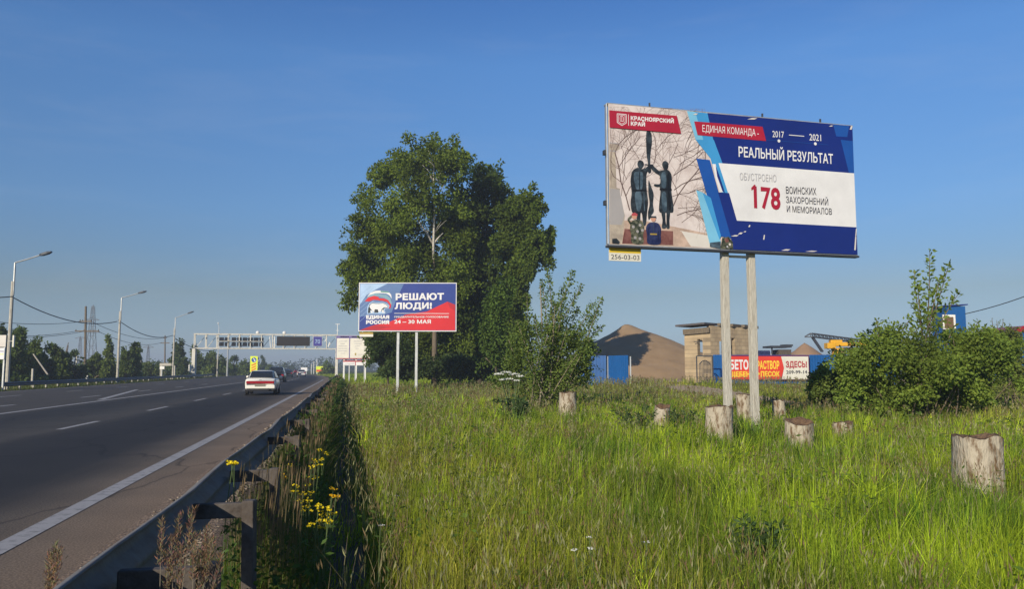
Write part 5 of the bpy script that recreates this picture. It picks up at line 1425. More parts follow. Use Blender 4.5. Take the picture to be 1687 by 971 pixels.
wire('power_line', P(1590, 517.5, 58), P(1800, 440, 50), 0.3, 0.03, 'thin wire running up from the blue tower cabin')

# ================================================================== VEGETATION
def rand_unit(n):
    v = RNG.normal(size=(n, 3)); return v / np.linalg.norm(v, axis=1, keepdims=True)
def leaf_quads(pos, axis, ln, wd, cols):
    n = len(pos)
    r = rand_unit(n); b = np.cross(axis, r); b /= np.linalg.norm(b, axis=1, keepdims=True) + 1e-9
    ln = np.broadcast_to(ln, (n,))[:, None]; wd = np.broadcast_to(wd, (n,))[:, None]
    mid = pos + axis * ln * 0.45
    V = np.stack([pos, mid + b * wd * 0.5, pos + axis * ln, mid - b * wd * 0.5], 1).reshape(-1, 3)
    Fq = np.arange(n * 4).reshape(n, 4)
    return V, Fq, np.repeat(cols, 4, axis=0)
def vnoise(Pn, sc, seed=0.0):
    """cheap smooth pseudo noise in -1..1 from summed sines"""
    p = Pn * sc + seed
    x, y, z = p[:, 0], p[:, 1], p[:, 2]
    return (np.sin(x * 1.7 + np.sin(y * 1.3 + seed) * 1.5) + np.sin(y * 1.9 + np.sin(z * 1.1 + seed * 2) * 1.5) + np.sin(z * 1.5 + np.sin(x * 1.2 - seed) * 1.5)) / 3
def leaf_cols(n, base, var=0.25, yellow=0.15, clump=None):
    c = np.array(base)[None, :] * (1 + RNG.uniform(-var, var, (n, 1)))
    y = RNG.uniform(0, 1, (n, 1)) ** 2 * yellow
    c = c * (1 - y) + np.array([base[0] * 2.2, base[1] * 1.5, base[2] * 0.9])[None, :] * y
    if clump is not None: c = c * (1 + clump[:, None] * 0.38)
    return np.clip(c, 0.003, 0.9)
def crown_leaves(clumps, n, ln, wd, base, droop=0.3, shell=0.45, thr=-0.25, nsc=1.0, corridor=None, var=0.25, yellow=0.2, seed=0.0):
    vol = np.array([max(1e-4, c[1][0] * c[1][1] * c[1][2]) ** 0.8 for c in clumps]); vol /= vol.sum()
    ps = []; ax = []
    for (c, r), v in zip(clumps, vol):
        k = int(n * v * 1.6) + 4
        u = rand_unit(k); rad = RNG.uniform(0, 1, (k, 1)) ** shell
        lump = 1 + 0.28 * vnoise(u * 2.2, 1.6, c[0] + c[2])[:, None]
        p = np.array(c)[None, :] + u * rad * lump * np.array(r)[None, :]
        ps.append(p); ax.append(u)
    p = np.concatenate(ps); u = np.concatenate(ax)
    keep = vnoise(p, nsc, seed) > thr
    if corridor is not None: keep &= ~corridor(p)
    p, u = p[keep], u[keep]
    if len(p) > n:
        i = RNG.choice(len(p), n, replace=False); p, u = p[i], u[i]
    a = u * 0.6 + rand_unit(len(p)) * 0.8 + np.array([0, 0, -droop])[None, :]; a /= np.linalg.norm(a, axis=1, keepdims=True)
    cl = vnoise(p, nsc * 0.7, seed + 3)
    return leaf_quads(p, a, ln * RNG.uniform(0.7, 1.3, len(p)), wd * RNG.uniform(0.7, 1.3, len(p)), leaf_cols(len(p), base, var, yellow, cl))
def ragged(cl, k=7, f=0.42, big=0.86):
    """break smooth lobes into smaller sprays around their surface"""
    out = []
    for c, r in cl:
        out.append((c, tuple(x * big for x in r)))
        for u in rand_unit(k):
            q = RNG.uniform(0.75, 1.22); g = f * RNG.uniform(0.55, 1.15)
            out.append((tuple(c[i] + u[i] * r[i] * q for i in range(3)), tuple(max(0.25, x * g) for x in r)))
    return out
def px_clumps(lst, Y, dscale=1.0, joff=0.0):
    out = []
    for e in lst:
        x, y, rx, ry = e[:4]; dy = e[4] if len(e) > 4 else RNG.uniform(-1, 1) * joff
        c = P(x, y, Y + dy); k = (Y + dy) / F
        out.append(((c.x, c.y, c.z), (rx * k, (rx * 0.5 + ry * 0.5) * k * dscale, ry * k)))
    return out
def limbs(mb, base, r0, tops, trunk_top, bend_=0.25, n=5, sides=6, r_end=0.03):
    """trunk plus limbs from the trunk to each target"""
    for tgt in tops:
        tgt = Vector(tgt); f = random.uniform(0.35, 0.8)
        s0 = Vector(base).lerp(Vector(trunk_top), min(0.95, f * 0.9)); 
        if s0.z > tgt.z - 0.3: s0 = Vector(base).lerp(Vector(trunk_top), max(0.12, (tgt.z - base[2]) / max(1, (trunk_top[2] - base[2])) * 0.6))
        pts = []; mid = Vector((random.uniform(-1, 1), random.uniform(-1, 1), random.uniform(-.2, .8))) * bend_ * (tgt - s0).length * 0.3
        for i in range(n + 1):
            g = i / n; pts.append(s0.lerp(tgt, g) + mid * 4 * g * (1 - g))
        mb.tube(pts, [r0 * 0.42 * (1 - 0.85 * i / n) + r_end for i in range(n + 1)], sides)
def tree(name, label, base, trunk_pts, r0, clumps, n, ln, wd, col, bark, cat='tree', group=None, corridor=None, droop=0.3, thr=-0.25, nsc=1.0, shell=0.45, yellow=0.2, limb_extra=None, seed=0.0, limb_n=None, r_end=0.03):
    t = thing(name, label, cat, base, group)
    mb = MB(); m = len(trunk_pts)
    mb.tube(trunk_pts, [r0 * (1 - 0.8 * i / (m - 1)) for i in range(m)], 8)
    tops = [c for c, r in clumps]
    if limb_n is not None: tops = random.sample(tops, min(limb_n, len(tops)))
    limbs(mb, Vector(base), r0, tops, Vector(trunk_pts[-1]), r_end=r_end)
    if limb_extra: limb_extra(mb).build('forked_stem', M['birch'], parent=t, smooth_sh=True)
    mb.build('trunk', bark, parent=t, smooth_sh=True)
    V, Fq, cc = crown_leaves(clumps, n, ln, wd, col, droop, shell, thr, nsc, corridor, yellow=yellow, seed=seed)
    np_obj('crown', V, Fq, cc, M['leaf'], parent=t)
    return t

# --- the big roadside group: birch, dark tree, right-hand tree
TYB = 64.0
bl = [(705, 252, 46, 30), (660, 285, 40, 30), (745, 272, 42, 32), (628, 292, 22, 18), (690, 335, 75, 45), (622, 345, 42, 34), (610, 402, 38, 42), (665, 405, 70, 48), (742, 365, 50, 60), (597, 455, 36, 42),
      (645, 470, 64, 50), (705, 462, 70, 56), (574, 478, 18, 16), (742, 445, 50, 60), (668, 540, 60, 50), (720, 555, 50, 50), (735, 240, 24, 16), (600, 322, 20, 16), (590, 420, 26, 26), (575, 455, 18, 20), (612, 375, 30, 26), (690, 280, 60, 34), (715, 232, 16, 10), (640, 575, 30, 36)]
bc = ragged(px_clumps(bl, TYB + 1.2, 0.9, 1.6), 15, 0.30, 0.80)
bbase = on_ground(716, TYB)
kx = TYB / F
def corr(p):
    """thin gap in the leaves on the sunny side of the white stem"""
    x, z = p[:, 0], p[:, 2]
    zc = np.array([P(714, y, TYB).z for y in (425, 268)]); xs = P(713, 350, TYB).x
    stem = (np.abs(x - (xs + (z - zc[0]) * 0.012)) < 4.2 * kx * (1.0 - 0.3 * np.clip((z - zc[0]) / 8, 0, 1))) & (z > zc[0]) & (z < zc[1])
    fk = P(712, 398, TYB)
    lf = (np.abs((x - fk.x) + (z - fk.z) * 0.72) < 4 * kx) & (z > fk.z) & (z < fk.z + 3.4) 
    rt_ = (np.abs((x - fk.x) - (z - fk.z) * 0.5) < 3.5 * kx) & (z > fk.z) & (z < fk.z + 1.6)
    return (stem | lf | rt_) & (p[:, 1] < TYB + 0.25) & (RNG.uniform(0, 1, len(p)) < 0.80)
def birch_limbs(mb0):
    mb = MB()
    def T(pts, r): 
        q = [P(x, y, TYB - (0.15 if i else 0)) for i, (x, y) in enumerate(pts)]; mb.tube(q, [r * (1 - 0.75 * i / (len(q) - 1)) for i in range(len(q))], 6)
    T([(714.2, 430), (714, 405), (716, 340), (714, 290), (716, 262)], 0.12)
    T([(713, 402), (704, 386), (694, 372), (681, 345), (668, 315), (660, 300)], 0.10)
    T([(715, 402), (722, 392), (730, 384)], 0.10)
    T([(716, 340), (722, 320), (731, 305), (738, 284)], 0.06)
    T([(714, 300), (705, 280), (696, 272)], 0.05)
    for (x, y) in ((714, 330), (716, 300), (715, 360), (690, 365), (676, 335), (668, 318), (716, 275), (728, 308), (716, 385), (704, 386)):
        for k in range(3):
            a = random.uniform(-1.2, 1.2); L = random.uniform(14, 34); q0 = P(x, y, TYB - .15); q1 = P(x + math.sin(a) * L, y - math.cos(a) * L * .9, TYB - random.uniform(0, 1.0)); mb.tube([q0, q0.lerp(q1, .5) + Vector((0, 0, .12)), q1], [.03, .022, .01], 4)
    return mb
bt = [bbase - Vector((0, 0, .3))] + [P(x, y, TYB) for x, y in ((716, 560), (717, 480), (714.2, 428))]
tree('birch_tree', 'broad birch with a bright white forked stem, tallest in the roadside clump', bbase, bt, 0.27, bc, 80000, 0.24, 0.155, (0.108, 0.155, 0.020), M['bark'], corridor=corr, droop=0.55, thr=-0.34, nsc=0.9, limb_extra=birch_limbs, group='trees of the roadside clump', seed=1.0, limb_n=0)
dl = [(802, 288, 32, 24), (790, 332, 48, 42), (832, 335, 24, 36), (790, 400, 58, 58), (785, 480, 58, 66), (826, 440, 44, 50), (790, 560, 66, 58), (835, 520, 36, 56), (740, 565, 48, 48), (690, 590, 40, 34), (828, 590, 36, 34)]
dbase = on_ground(790, 69.5)
tree('dark_tree', 'dense dark green tree between the birch and the rounded tree', dbase, [dbase - Vector((0, 0, .3)), P(788, 500, 69.5), P(795, 400, 69.5), P(800, 310, 69.5)], 0.38, ragged(px_clumps(dl, 69.5, 0.95, 1.5), 15, .3, .8), 50000, 0.30, 0.2, (0.062, 0.094, 0.016), M['bark'], droop=0.3, thr=-0.38, nsc=0.8, group='trees of the roadside clump', seed=4.0, yellow=0.1, limb_n=2)
rl = [(868, 342, 28, 30), (882, 382, 26, 34), (852, 380, 44, 44), (872, 424, 34, 34), (845, 470, 36, 44), (838, 540, 34, 44), (894, 392, 16, 30), (862, 340, 20, 18)]
rbase = on_ground(845, 66.5)
tree('rounded_tree', 'rounded mid green tree at the outer edge of the clump, behind the poplar bush', rbase, [rbase - Vector((0, 0, .3)), P(848, 570, 67.2), P(856, 500, 67.4), P(862, 440, 67.6)], 0.17, ragged(px_clumps(rl, 66.5, 0.9, 1.0), 15, .3, .8), 34000, 0.25, 0.17, (0.095, 0.142, 0.020), M['bark'], droop=0.25, thr=-0.34, nsc=1.0, group='trees of the roadside clump', seed=7.0, limb_n=0)
ul = [(622, 570, 18, 24), (645, 585, 36, 30), (630, 600, 22, 20), (612, 560, 10, 12)]
ub_ = on_ground(640, 62.0)
tree('young_tree', 'low leafy young tree beside the white twin-panel billboard', ub_, [ub_ - Vector((0, 0, .2)), P(638, 590, 62), P(630, 565, 62)], 0.1, px_clumps(ul, 62, 0.9, 0.5), 7000, 0.22, 0.14, (0.055, 0.09, 0.022), M['bark'], group='trees of the roadside clump', seed=9.0)
ul = [(820, 500, 22, 34), (806, 545, 26, 36), (835, 560, 28, 36), (800, 590, 30, 28), (836, 470, 16, 24), (850, 600, 26, 24)]
ub_ = on_ground(818, 55.0)
tree('young_tree', 'fresh green young tree in front of the dark tree, next to the poplar bush', ub_, [ub_ - Vector((0, 0, .2)), P(817, 570, 55), P(826, 490, 55)], 0.1, px_clumps(ul, 55, 0.9, 0.6), 9000, 0.2, 0.13, (0.075, 0.125, 0.022), M['bark'], group='trees of the roadside clump', seed=10.0, thr=-0.15)
# undergrowth at the foot of the clump
ul = [(690, 606, 40, 18), (740, 604, 40, 20), (770, 606, 40, 18), (660, 608, 30, 16), (800, 608, 30, 16)]
V, Fq, cc = crown_leaves(px_clumps(ul, 61.5, 1.2, 0.6), 8000, 0.24, 0.15, (0.042, 0.068, 0.02), seed=2.0)
o = np_obj('undergrowth', V, Fq, cc, M['leaf'], org=on_ground(730, 61.5)); o['kind'] = 'stuff'

# --- shrubs made of leafy shoots
def shoots(mb, stems, n_leaf, spread, f0, ln, wd, base, r0=0.02, up=0.4, seed=0, yellow=0.2, spread_pow=1.0):
    ps = []; ax = []
    L = np.array([sum((b - a).length for a, b in zip(s_[:-1], s_[1:])) for s_ in stems]); share = L / L.sum()
    for s_, sh in zip(stems, share):
        m = len(s_); mb.tube(s_, [r0 * (1 - 0.8 * i / (m - 1)) + 0.003 for i in range(m)], 5)
        arr = np.array([tuple(p) for p in s_]); k = max(8, int(n_leaf * sh))
        f = f0 + (1 - f0) * RNG.uniform(0, 1, k) ** 0.85
        x = f * (m - 1); i = np.clip(x.astype(int), 0, m - 2); w = (x - i)[:, None]
        p = arr[i] * (1 - w) + arr[i + 1] * w
        d = arr[i + 1] - arr[i]; d /= np.linalg.norm(d, axis=1, keepdims=True)
        rr = rand_unit(k); rr = rr - d * (rr * d).sum(1, keepdims=True)
        sp = spread * (1.05 - f)[:, None] ** spread_pow + spread * 0.12
        off = rr * RNG.uniform(0.05, 1, (k, 1)) * sp
        ps.append(p + off + np.array([0, 0, 1])[None] * np.linalg.norm(off, axis=1, keepdims=True) * up); ax.append(rr * 0.9 + d * 0.4 + rand_unit(k) * 0.5)
    p = np.concatenate(ps); a = np.concatenate(ax); a /= np.linalg.norm(a, axis=1, keepdims=True)
    return leaf_quads(p, a, ln * RNG.uniform(0.65, 1.25, len(p)), wd * RNG.uniform(0.65, 1.25, len(p)), leaf_cols(len(p), base, 0.25, yellow))
def curve_stem(p0, p1, bow=0.12, n=7):
    p0 = Vector(p0); p1 = Vector(p1); d = p1 - p0; side = Vector((random.uniform(-1, 1), random.uniform(-1, 1), 0)) * bow * d.length * 0.4
    out = []
    for i in range(n + 1):
        f = i / n; g = f ** 1.25 if abs(d.x) > 0.3 * abs(d.z) else f
        out.append(Vector((p0.x + d.x * g, p0.y + d.y * g, p0.z + d.z * f)) + side * math.sin(math.pi * f))
    return out
PY = 28.0
pb = on_ground(893, PY)
pop = thing('poplar_bush', 'loose young poplar bush with many pale upright stems, before the blue fence and sand pile', 'bush', pb)
stems = []
for (x, y, dy) in ((945, 446, 0), (928, 475, .6), (990, 492, -.2), (992, 537, .3), (893, 462, .2), (868, 488, .5), (903, 452, -.3), (838, 560, .2), (972, 560, -.6), (952, 508, .9), (852, 530, -.5), (880, 520, -.8), (915, 500, .8), (935, 540, -.7), (862, 575, -.9), (985, 515, .8), (905, 540, -1.0), (830, 590, .5), (950, 585, -.9), (958, 470, .1), (978, 500, .4), (925, 520, -.4), (890, 575, -1.0), (965, 600, -.5)):
    b0 = pb + Vector((random.uniform(-.5, .5), random.uniform(-.4, .4), -0.1)); stems.append(curve_stem(b0, P(x, y, PY + dy)))
mb = MB(); V, Fq, cc = shoots(mb, stems, 10500, 0.60, 0.16, 0.10, 0.065, (0.12, 0.18, 0.04), 0.024, yellow=0.35)
pc = ragged(px_clumps([(850, 600, 34, 34), (905, 605, 38, 30), (945, 610, 34, 26), (860, 560, 28, 30), (930, 560, 34, 30), (960, 570, 26, 24), (835, 625, 24, 18), (970, 620, 22, 16)], PY, 1.0, .7), 5, .4)
V2, F2, c2 = crown_leaves(pc, 7000, .10, .064, (0.105, 0.16, 0.036), .2, .6, -.2, 2.0, yellow=.35, seed=4.0)
Fq = np.concatenate([Fq, F2 + len(V)]); V = np.concatenate([V, V2]); cc = np.concatenate([cc, c2])
for (x, r, xt, yt) in ((889, .045, 890, 470), (902, .035, 914, 505)):
    mb.tube(curve_stem(on_ground(x, PY - .3), P(xt, yt, PY - .3), 0.05), [r * (1 - .09 * i) for i in range(8)], 6)
mb.build('stem', M['twig'], parent=pop, smooth_sh=True); np_obj('foliage', V, Fq, cc, M['leaf'], parent=pop)

def shrub(name, label, px, Y, clumps, n, ln, wd, col, stems_px=(), n_sh=0, thr=-0.3, nsc=2.2, sh_spread=0.3, yellow=0.25, sh_ln=None, seed=0.0, joff=0.8, dscale=1.0, group=None):
    b = on_ground(px, Y); t = thing(name, label, 'bush', b, group)
    cl = ragged(px_clumps(clumps, Y, dscale, joff), 6, 0.4)
    mb = MB(); 
    for (c, r) in cl[::14]:
        for k in range(3):
            tgt = Vector(c) + Vector((random.uniform(-.7, .7) * r[0], random.uniform(-.6, .6) * r[1], random.uniform(0, .8) * r[2])); mb.tube(curve_stem((b.x + random.uniform(-.4, .4) + (c[0] - b.x) * .45, b.y + random.uniform(-.3, .3), b.z - .1), tgt), [0.025 * (1 - .1 * i) for i in range(8)], 5)
    V, Fq, cc = crown_leaves(cl, n, ln, wd, col, 0.2, 0.5, thr, nsc, yellow=yellow, seed=seed)
    if stems_px:
        sts = [curve_stem(P(x0, y0, Y + dy), P(x1, y1, Y + dy), 0.05) for (x0, y0, x1, y1, dy) in stems_px]
        V2, F2, c2 = shoots(mb, sts, n_sh, sh_spread, 0.0, sh_ln or ln, (sh_ln or ln) * .62, col, 0.02, yellow=yellow)
        Fq = np.concatenate([Fq, F2 + len(V)]); V = np.concatenate([V, V2]); cc = np.concatenate([cc, c2])
    mb.build('stem', M['bark'], parent=t, smooth_sh=True); np_obj('foliage', V, Fq, cc, M['leaf'], parent=t)
    return t
shrub('poplar_bush', 'large poplar bush with one tall leafy top shoot standing above the blue tower', 1510, 22.0,
      [(1446, 612, 54, 52), (1505, 608, 60, 54), (1565, 604, 58, 50), (1440, 566, 26, 26), (1530, 562, 40, 28), (1408, 596, 26, 26), (1600, 570, 40, 30), (1490, 660, 60, 26), (1550, 655, 50, 28), (1430, 655, 34, 24), (1480, 575, 36, 28), (1520, 665, 60, 24), (1470, 668, 40, 22), (1590, 650, 40, 26), (1532, 600, 40, 40)], 30000, 0.09, 0.058, (0.145, 0.21, 0.036),
      [(1527, 560, 1532, 412, 0), (1522, 560, 1506, 446, .2), (1530, 560, 1564, 434, -.2), (1538, 560, 1582, 480, .1), (1520, 545, 1512, 470, .1), (1530, 540, 1548, 462, -.2),
       (1450, 580, 1444, 526, 0), (1470, 580, 1484, 535, -.2), (1480, 560, 1500, 525, 0), (1420, 585, 1404, 560, 0), (1430, 580, 1426, 548, .2), (1460, 580, 1462, 545, .1), (1500, 570, 1514, 536, .2), (1560, 570, 1572, 538, -.1), (1590, 565, 1604, 540, 0), (1400, 600, 1385, 578, .1)], 1050, sh_spread=0.34, sh_ln=0.125, seed=1.0, thr=-0.36, nsc=2.4)
shrub('bush', 'low dark bush at the end of the grey apron, in front of the banner fence', 1385, 25.0, [(1372, 626, 30, 30), (1396, 614, 34, 30), (1355, 638, 20, 20), (1420, 630, 28, 34), (1390, 645, 34, 20)], 10500, 0.1, 0.06, (0.115, 0.165, 0.036), seed=3.0, thr=-0.25,
      stems_px=[(1395, 590, 1375, 575, 0), (1410, 590, 1398, 562, .2)], n_sh=120)
shrub('bush', 'dense green bush right under the blue tower cabin', 1605, 24.0, [(1600, 580, 44, 36), (1625, 610, 50, 44), (1590, 630, 44, 36), (1640, 575, 34, 26), (1640, 640, 40, 26)], 17000, 0.09, 0.058, (0.13, 0.195, 0.034), seed=5.0,
      stems_px=[(1600, 560, 1612, 528, 0), (1630, 570, 1622, 538, .1), (1580, 570, 1575, 545, 0)], n_sh=160)
shrub('bush', 'brownish bush with bare twig tips below the red roof edge', 1680, 28.0, [(1650, 565, 26, 26), (1682, 590, 40, 40), (1660, 615, 40, 32), (1710, 605, 40, 45), (1740, 600, 40, 45)], 13000, 0.095, 0.06, (0.14, 0.175, 0.044), seed=8.0,
      stems_px=[(1640, 560, 1634, 524, 0), (1650, 560, 1653, 526, .1), (1660, 565, 1664, 534, 0), (1630, 570, 1624, 540, 0), (1645, 560, 1642, 528, .2)], n_sh=90, sh_ln=0.06)

# --- roadside trees beyond the far guardrail
def far_tree(px, Y, ytop, hw, label, col, shape='bushy', n=2600, ln=0.34, group='trees beyond the far guardrail', name=None):
    b = on_ground(px, Y); k = Y / F; top = P(px, ytop, Y).z; H = top - b.z; w = hw * k
    cl = []; rr = random.Random(px * 7 + int(Y))
    m = {'bushy': 9, 'tall': 9, 'cone': 8}[shape]
    for i in range(m):
        f = (i + 0.5) / m
        if shape == 'bushy': ww = w * (0.75 + 0.25 * math.sin(math.pi * min(1, f * 1.1))) * (1.0 if f < 0.7 else 0.62)
        elif shape == 'tall': ww = w * (0.85 if f < .6 else 0.55)
        else: ww = w * (1.05 - f)
        a = rr.uniform(0, 6.28); o = w * 0.35 * (1 - f * .5)
        cl.append(((b.x + math.cos(a) * o, b.y + math.sin(a) * o, b.z + H * (0.06 + 0.86 * f)), (ww * .82, ww * .82, H * (0.18 if shape != 'tall' else 0.14))))
    cl = ragged(cl, 4, .4)
    tree(name or 'roadside_tree', label, b, [b - Vector((0, 0, .2)), b + Vector((rr.uniform(-.2, .2), 0, H * .5)), b + Vector((rr.uniform(-.2, .2), 0, H * .9))], 0.05 * H ** 0.5 + 0.04, cl, n, ln, ln * .62, col, M['bark'], group=group, thr=-0.3, nsc=1.1, seed=px * 0.1, limb_n=4)
g1 = (0.088, 0.128, 0.030); g2 = (0.104, 0.148, 0.030); g3 = (0.072, 0.108, 0.032); g4 = (0.12, 0.162, 0.034)
FT = [(-40, 74, 545, 34, 'leafy tree just outside the frame beside the road sign board', g1, 'bushy'), (3, 78, 539, 15, 'slim pointed tree behind the white road sign board', g3, 'tall'), (28, 76, 536, 19, 'pointed tree just past the tallest street lamp', g1, 'tall'),
      (52, 80, 557, 24, 'bushy tree behind the leaning pale pole', g2, 'bushy'), (72, 82, 570, 18, 'short rounded tree where the leaning pale pole ends', g3, 'bushy'), (92, 86, 571, 20, 'pale green bushy tree left of the floodlight mast', g2, 'bushy'), (109, 88, 562, 12, 'narrow spiky tree between the pale bushy tree and the wooden utility pole', g1, 'cone'),
      (122, 90, 582, 16, 'low bush tree beside the wooden utility pole', g3, 'bushy'), (155, 101, 583, 17, 'low rounded tree at the foot of the lattice pylon', g2, 'bushy'), (178, 100, 561, 14, 'pointed bright tree next to the lamp by the pylon', g4, 'cone'), (170, 104, 585, 18, 'dark low tree in front of the pointed bright tree', g3, 'bushy'),
      (207, 100, 566, 15, 'upright tree right behind the lamp by the pylon', g1, 'tall'), (222, 102, 568, 13, 'leaning pale tree beyond the lamp by the pylon', g2, 'bushy'), (245, 128, 600, 16, 'low bush beside the small white road sign', g4, 'bushy'), (293, 134, 559, 14, 'dark round-topped tree behind the lamp by the gate', g3, 'tall'),
      (303, 130, 592, 12, 'small bush in front of the white kiosk', g3, 'bushy'), (322, 150, 572, 14, 'broad tree against the gantry leg', g1, 'bushy'), (346, 165, 580, 16, 'hazy tree inside the gantry beside its leg', g2, 'bushy'), (366, 175, 588, 13, 'hazy bush behind the lamp with the pale head', g1, 'bushy'),
      (385, 185, 586, 12, 'upright hazy tree under the led blocks of the gantry', g1, 'tall'), (403, 200, 594, 14, 'low hazy tree beside the yellow keep-right board', g2, 'bushy'), (432, 280, 586, 9, 'thin distant conifer seen over the white sedan', g3, 'cone'), (445, 260, 602, 12, 'low distant tree over the white sedan roof', g2, 'bushy'),
      (470, 420, 598, 9, 'far round tree above the dark saloon', g3, 'bushy'), (482, 430, 601, 6, 'far narrow tree beside the round one above the saloon', g3, 'tall'), (540, 215, 596, 12, 'green tree right of the yellow hoarding, under the twin-panel billboard', g2, 'bushy'), (262, 160, 598, 10, 'hazy bush behind the small white road sign', g3, 'bushy'), (232, 150, 604, 12, 'hazy low bush around the short cream post', g3, 'bushy')]
for e in FT:
    n = 5200 if e[1] < 110 else 3000
    far_tree(e[0], e[1], e[2], e[3], e[4], e[5], e[6], n=n, ln=0.30 if e[1] < 110 else 0.45)

# --- far woods: one mass on the skyline
cl = []
for i in range(120):
    a = random.uniform(-0.72, 0.72); d = random.uniform(480, 760); X = math.sin(a) * d; Y = math.cos(a) * d
    h = random.uniform(2.5, 6.5); cl.append(((X, Y, h * .55), (random.uniform(8, 16), 5, h)))
V, Fq, cc = crown_leaves(cl, 26000, 1.6, 1.1, (0.05, 0.075, 0.03), thr=-0.8, nsc=0.2)
o = np_obj('far_woods', V, Fq, cc, M['leaf']); o['kind'] = 'stuff'
# low scrub under the left trees so that the verge reads as thicket
cl = []
for i in range(110):
    s = random.uniform(60, 230); t_ = random.uniform(-34, -29); p = R(s, t_); h = random.uniform(0.7, 2.3)
    cl.append(((p.x, p.y, h * .4), (random.uniform(1, 2.2), 1, h)))
V, Fq, cc = crown_leaves(cl, 30000, 0.36, 0.22, (0.080, 0.118, 0.028), thr=-0.6)
o = np_obj('undergrowth', V, Fq, cc, M['leaf']); o['kind'] = 'stuff'

# ================================================================== GRASS
def blades(X, Y, Z, h, w, cols, lean=0.35, tipw=0.12):
    n = len(X); a = RNG.uniform(0, 2 * math.pi, n); b = np.stack([np.cos(a), np.sin(a), np.zeros(n)], 1)
    la = RNG.normal(0.4, 1.6, n); ll = np.abs(RNG.normal(0, lean, n)) * h
    L = np.stack([np.cos(la), np.sin(la), np.zeros(n)], 1) * ll[:, None]
    p = np.stack([X, Y, Z], 1); up = np.array([0, 0, 1.0])[None]
    w = np.broadcast_to(w, (n,))[:, None]; h1 = np.asarray(h)[:, None]
    v0 = p - b * w * .5; v1 = p + b * w * .5
    m = p + L * 0.28 + up * h1 * 0.55; v2 = m - b * w * .42; v3 = m + b * w * .42
    t = p + L + up * (h1 * np.clip(1 - 0.35 * (ll / (h + 1e-6))[:, None], .5, 1)); v4 = t - b * w * tipw * .5; v5 = t + b * w * tipw * .5
    V = np.stack([v0, v1, v2, v3, v4, v5], 1).reshape(-1, 3)
    i = np.arange(n) * 6
    Fq = np.concatenate([np.stack([i, i + 1, i + 3, i + 2], 1), np.stack([i + 2, i + 3, i + 5, i + 4], 1)])
    return V, Fq, np.repeat(cols, 6, axis=0)
def merge(parts):
    Vs, Fs, Cs = [], [], []; o = 0
    for V, Fq, c in parts: Vs.append(V); Fs.append(Fq + o); Cs.append(c); o += len(V)
    return np.concatenate(Vs), np.concatenate(Fs), np.concatenate(Cs)
TP = np.array(TRACKP); PP = np.array(PATCHP)
def trampled(X, Y):
    """grass is shorter in front of each stump"""
    m = np.ones(len(X))
    for (x, y) in STUMPS:
        d = ((X - x) / 0.55) ** 2 + ((Y - y + 0.65) / 1.25) ** 2; m = np.minimum(m, 0.80 + 0.20 * np.clip(d, 0, 1) ** 1.5)
    return m
def near_path(X, Y, pts, r):
    m = np.zeros(len(X), bool)
    for (x, y) in pts[::1]: m |= (X - x) ** 2 + (Y - y) ** 2 < r * r
    return m
def field_points(n, r0, r1, p, a0=-0.72, a1=0.74):
    """radial density ~ r^-p per area"""
    u = RNG.uniform(0, 1, n); e = 2 - p
    r = (r0 ** e + u * (r1 ** e - r0 ** e)) ** (1 / e); a = RNG.uniform(a0, a1, n)
    X = r * np.sin(a); Y = r * np.cos(a); s, t = st(X, Y)
    k = ((t > 0.17 + 0.08 * np.sin(s * 2.1) + 0.06 * np.sin(s * 5.3)) | ((t > -0.16) & (RNG.uniform(0, 1, len(t)) < 0.22))) & ~near_path(X, Y, TP[::2], 1.45) & ~near_path(X, Y, PP[::2], 1.2) & ~((Y > 64) & (X > 4.5))
    return X[k], Y[k], r[k], s[k], t[k]
def pn(X, Y, sc, sd):
    return vnoise(np.stack([X, Y, np.zeros(len(X)) + sd], 1), sc, sd)
BR = np.array((0.36, 0.47, 0.028)); DK = np.array((0.10, 0.18, 0.022)); OL = np.array((0.31, 0.285, 0.045)); RD = np.array((0.33, 0.225, 0.085))
def grass_cols(X, Y, r, t):
    n = len(X)
    c = BR[None] * np.ones((n, 1))
    m = np.clip(0.5 + 0.75 * pn(X, Y, 1.3, 1.0) + RNG.normal(0, .38, n), 0, 1)[:, None]; c = c * m + DK[None] * (1 - m)
    ol = np.clip(0.30 * smooth(3.0, 0.6, t) + 0.08 + 0.40 * pn(X, Y, 0.55, 5.0) + RNG.normal(0, .2, n), 0, 0.9)[:, None]; c = c * (1 - ol) + OL[None] * ol
    rd = np.clip(0.38 * smooth(17, 30, r) * smooth(6, 12, t) + 0.3 * pn(X, Y, 0.4, 9.0) - 0.18 + RNG.normal(0, .12, n), 0, 0.75)[:, None]; c = c * (1 - rd) + RD[None] * rd
    return np.clip(c * RNG.uniform(0.5, 1.5, (n, 1)), 0.004, 0.6)
parts = []
X, Y, r, s_, t_ = field_points(330000, 2.6, 62, 1.45)
h = (0.37 + 0.11 * pn(X, Y, 0.8, 2.0) + 0.05 * pn(X, Y, 2.6, 6.0)) * RNG.uniform(0.45, 1.5, len(X)); h *= (1 - 0.55 * smooth(0.8, 0.15, t_)) * (1 - 0.6 * smooth(28, 46, r)) * trampled(X, Y)
w = 0.0052 * np.maximum(1, r / 6.5) * RNG.uniform(0.6, 1.5, len(X))
parts.append(blades(X, Y, terrain(X, Y) - 0.02, h, w, grass_cols(X, Y, r, t_), 0.32))
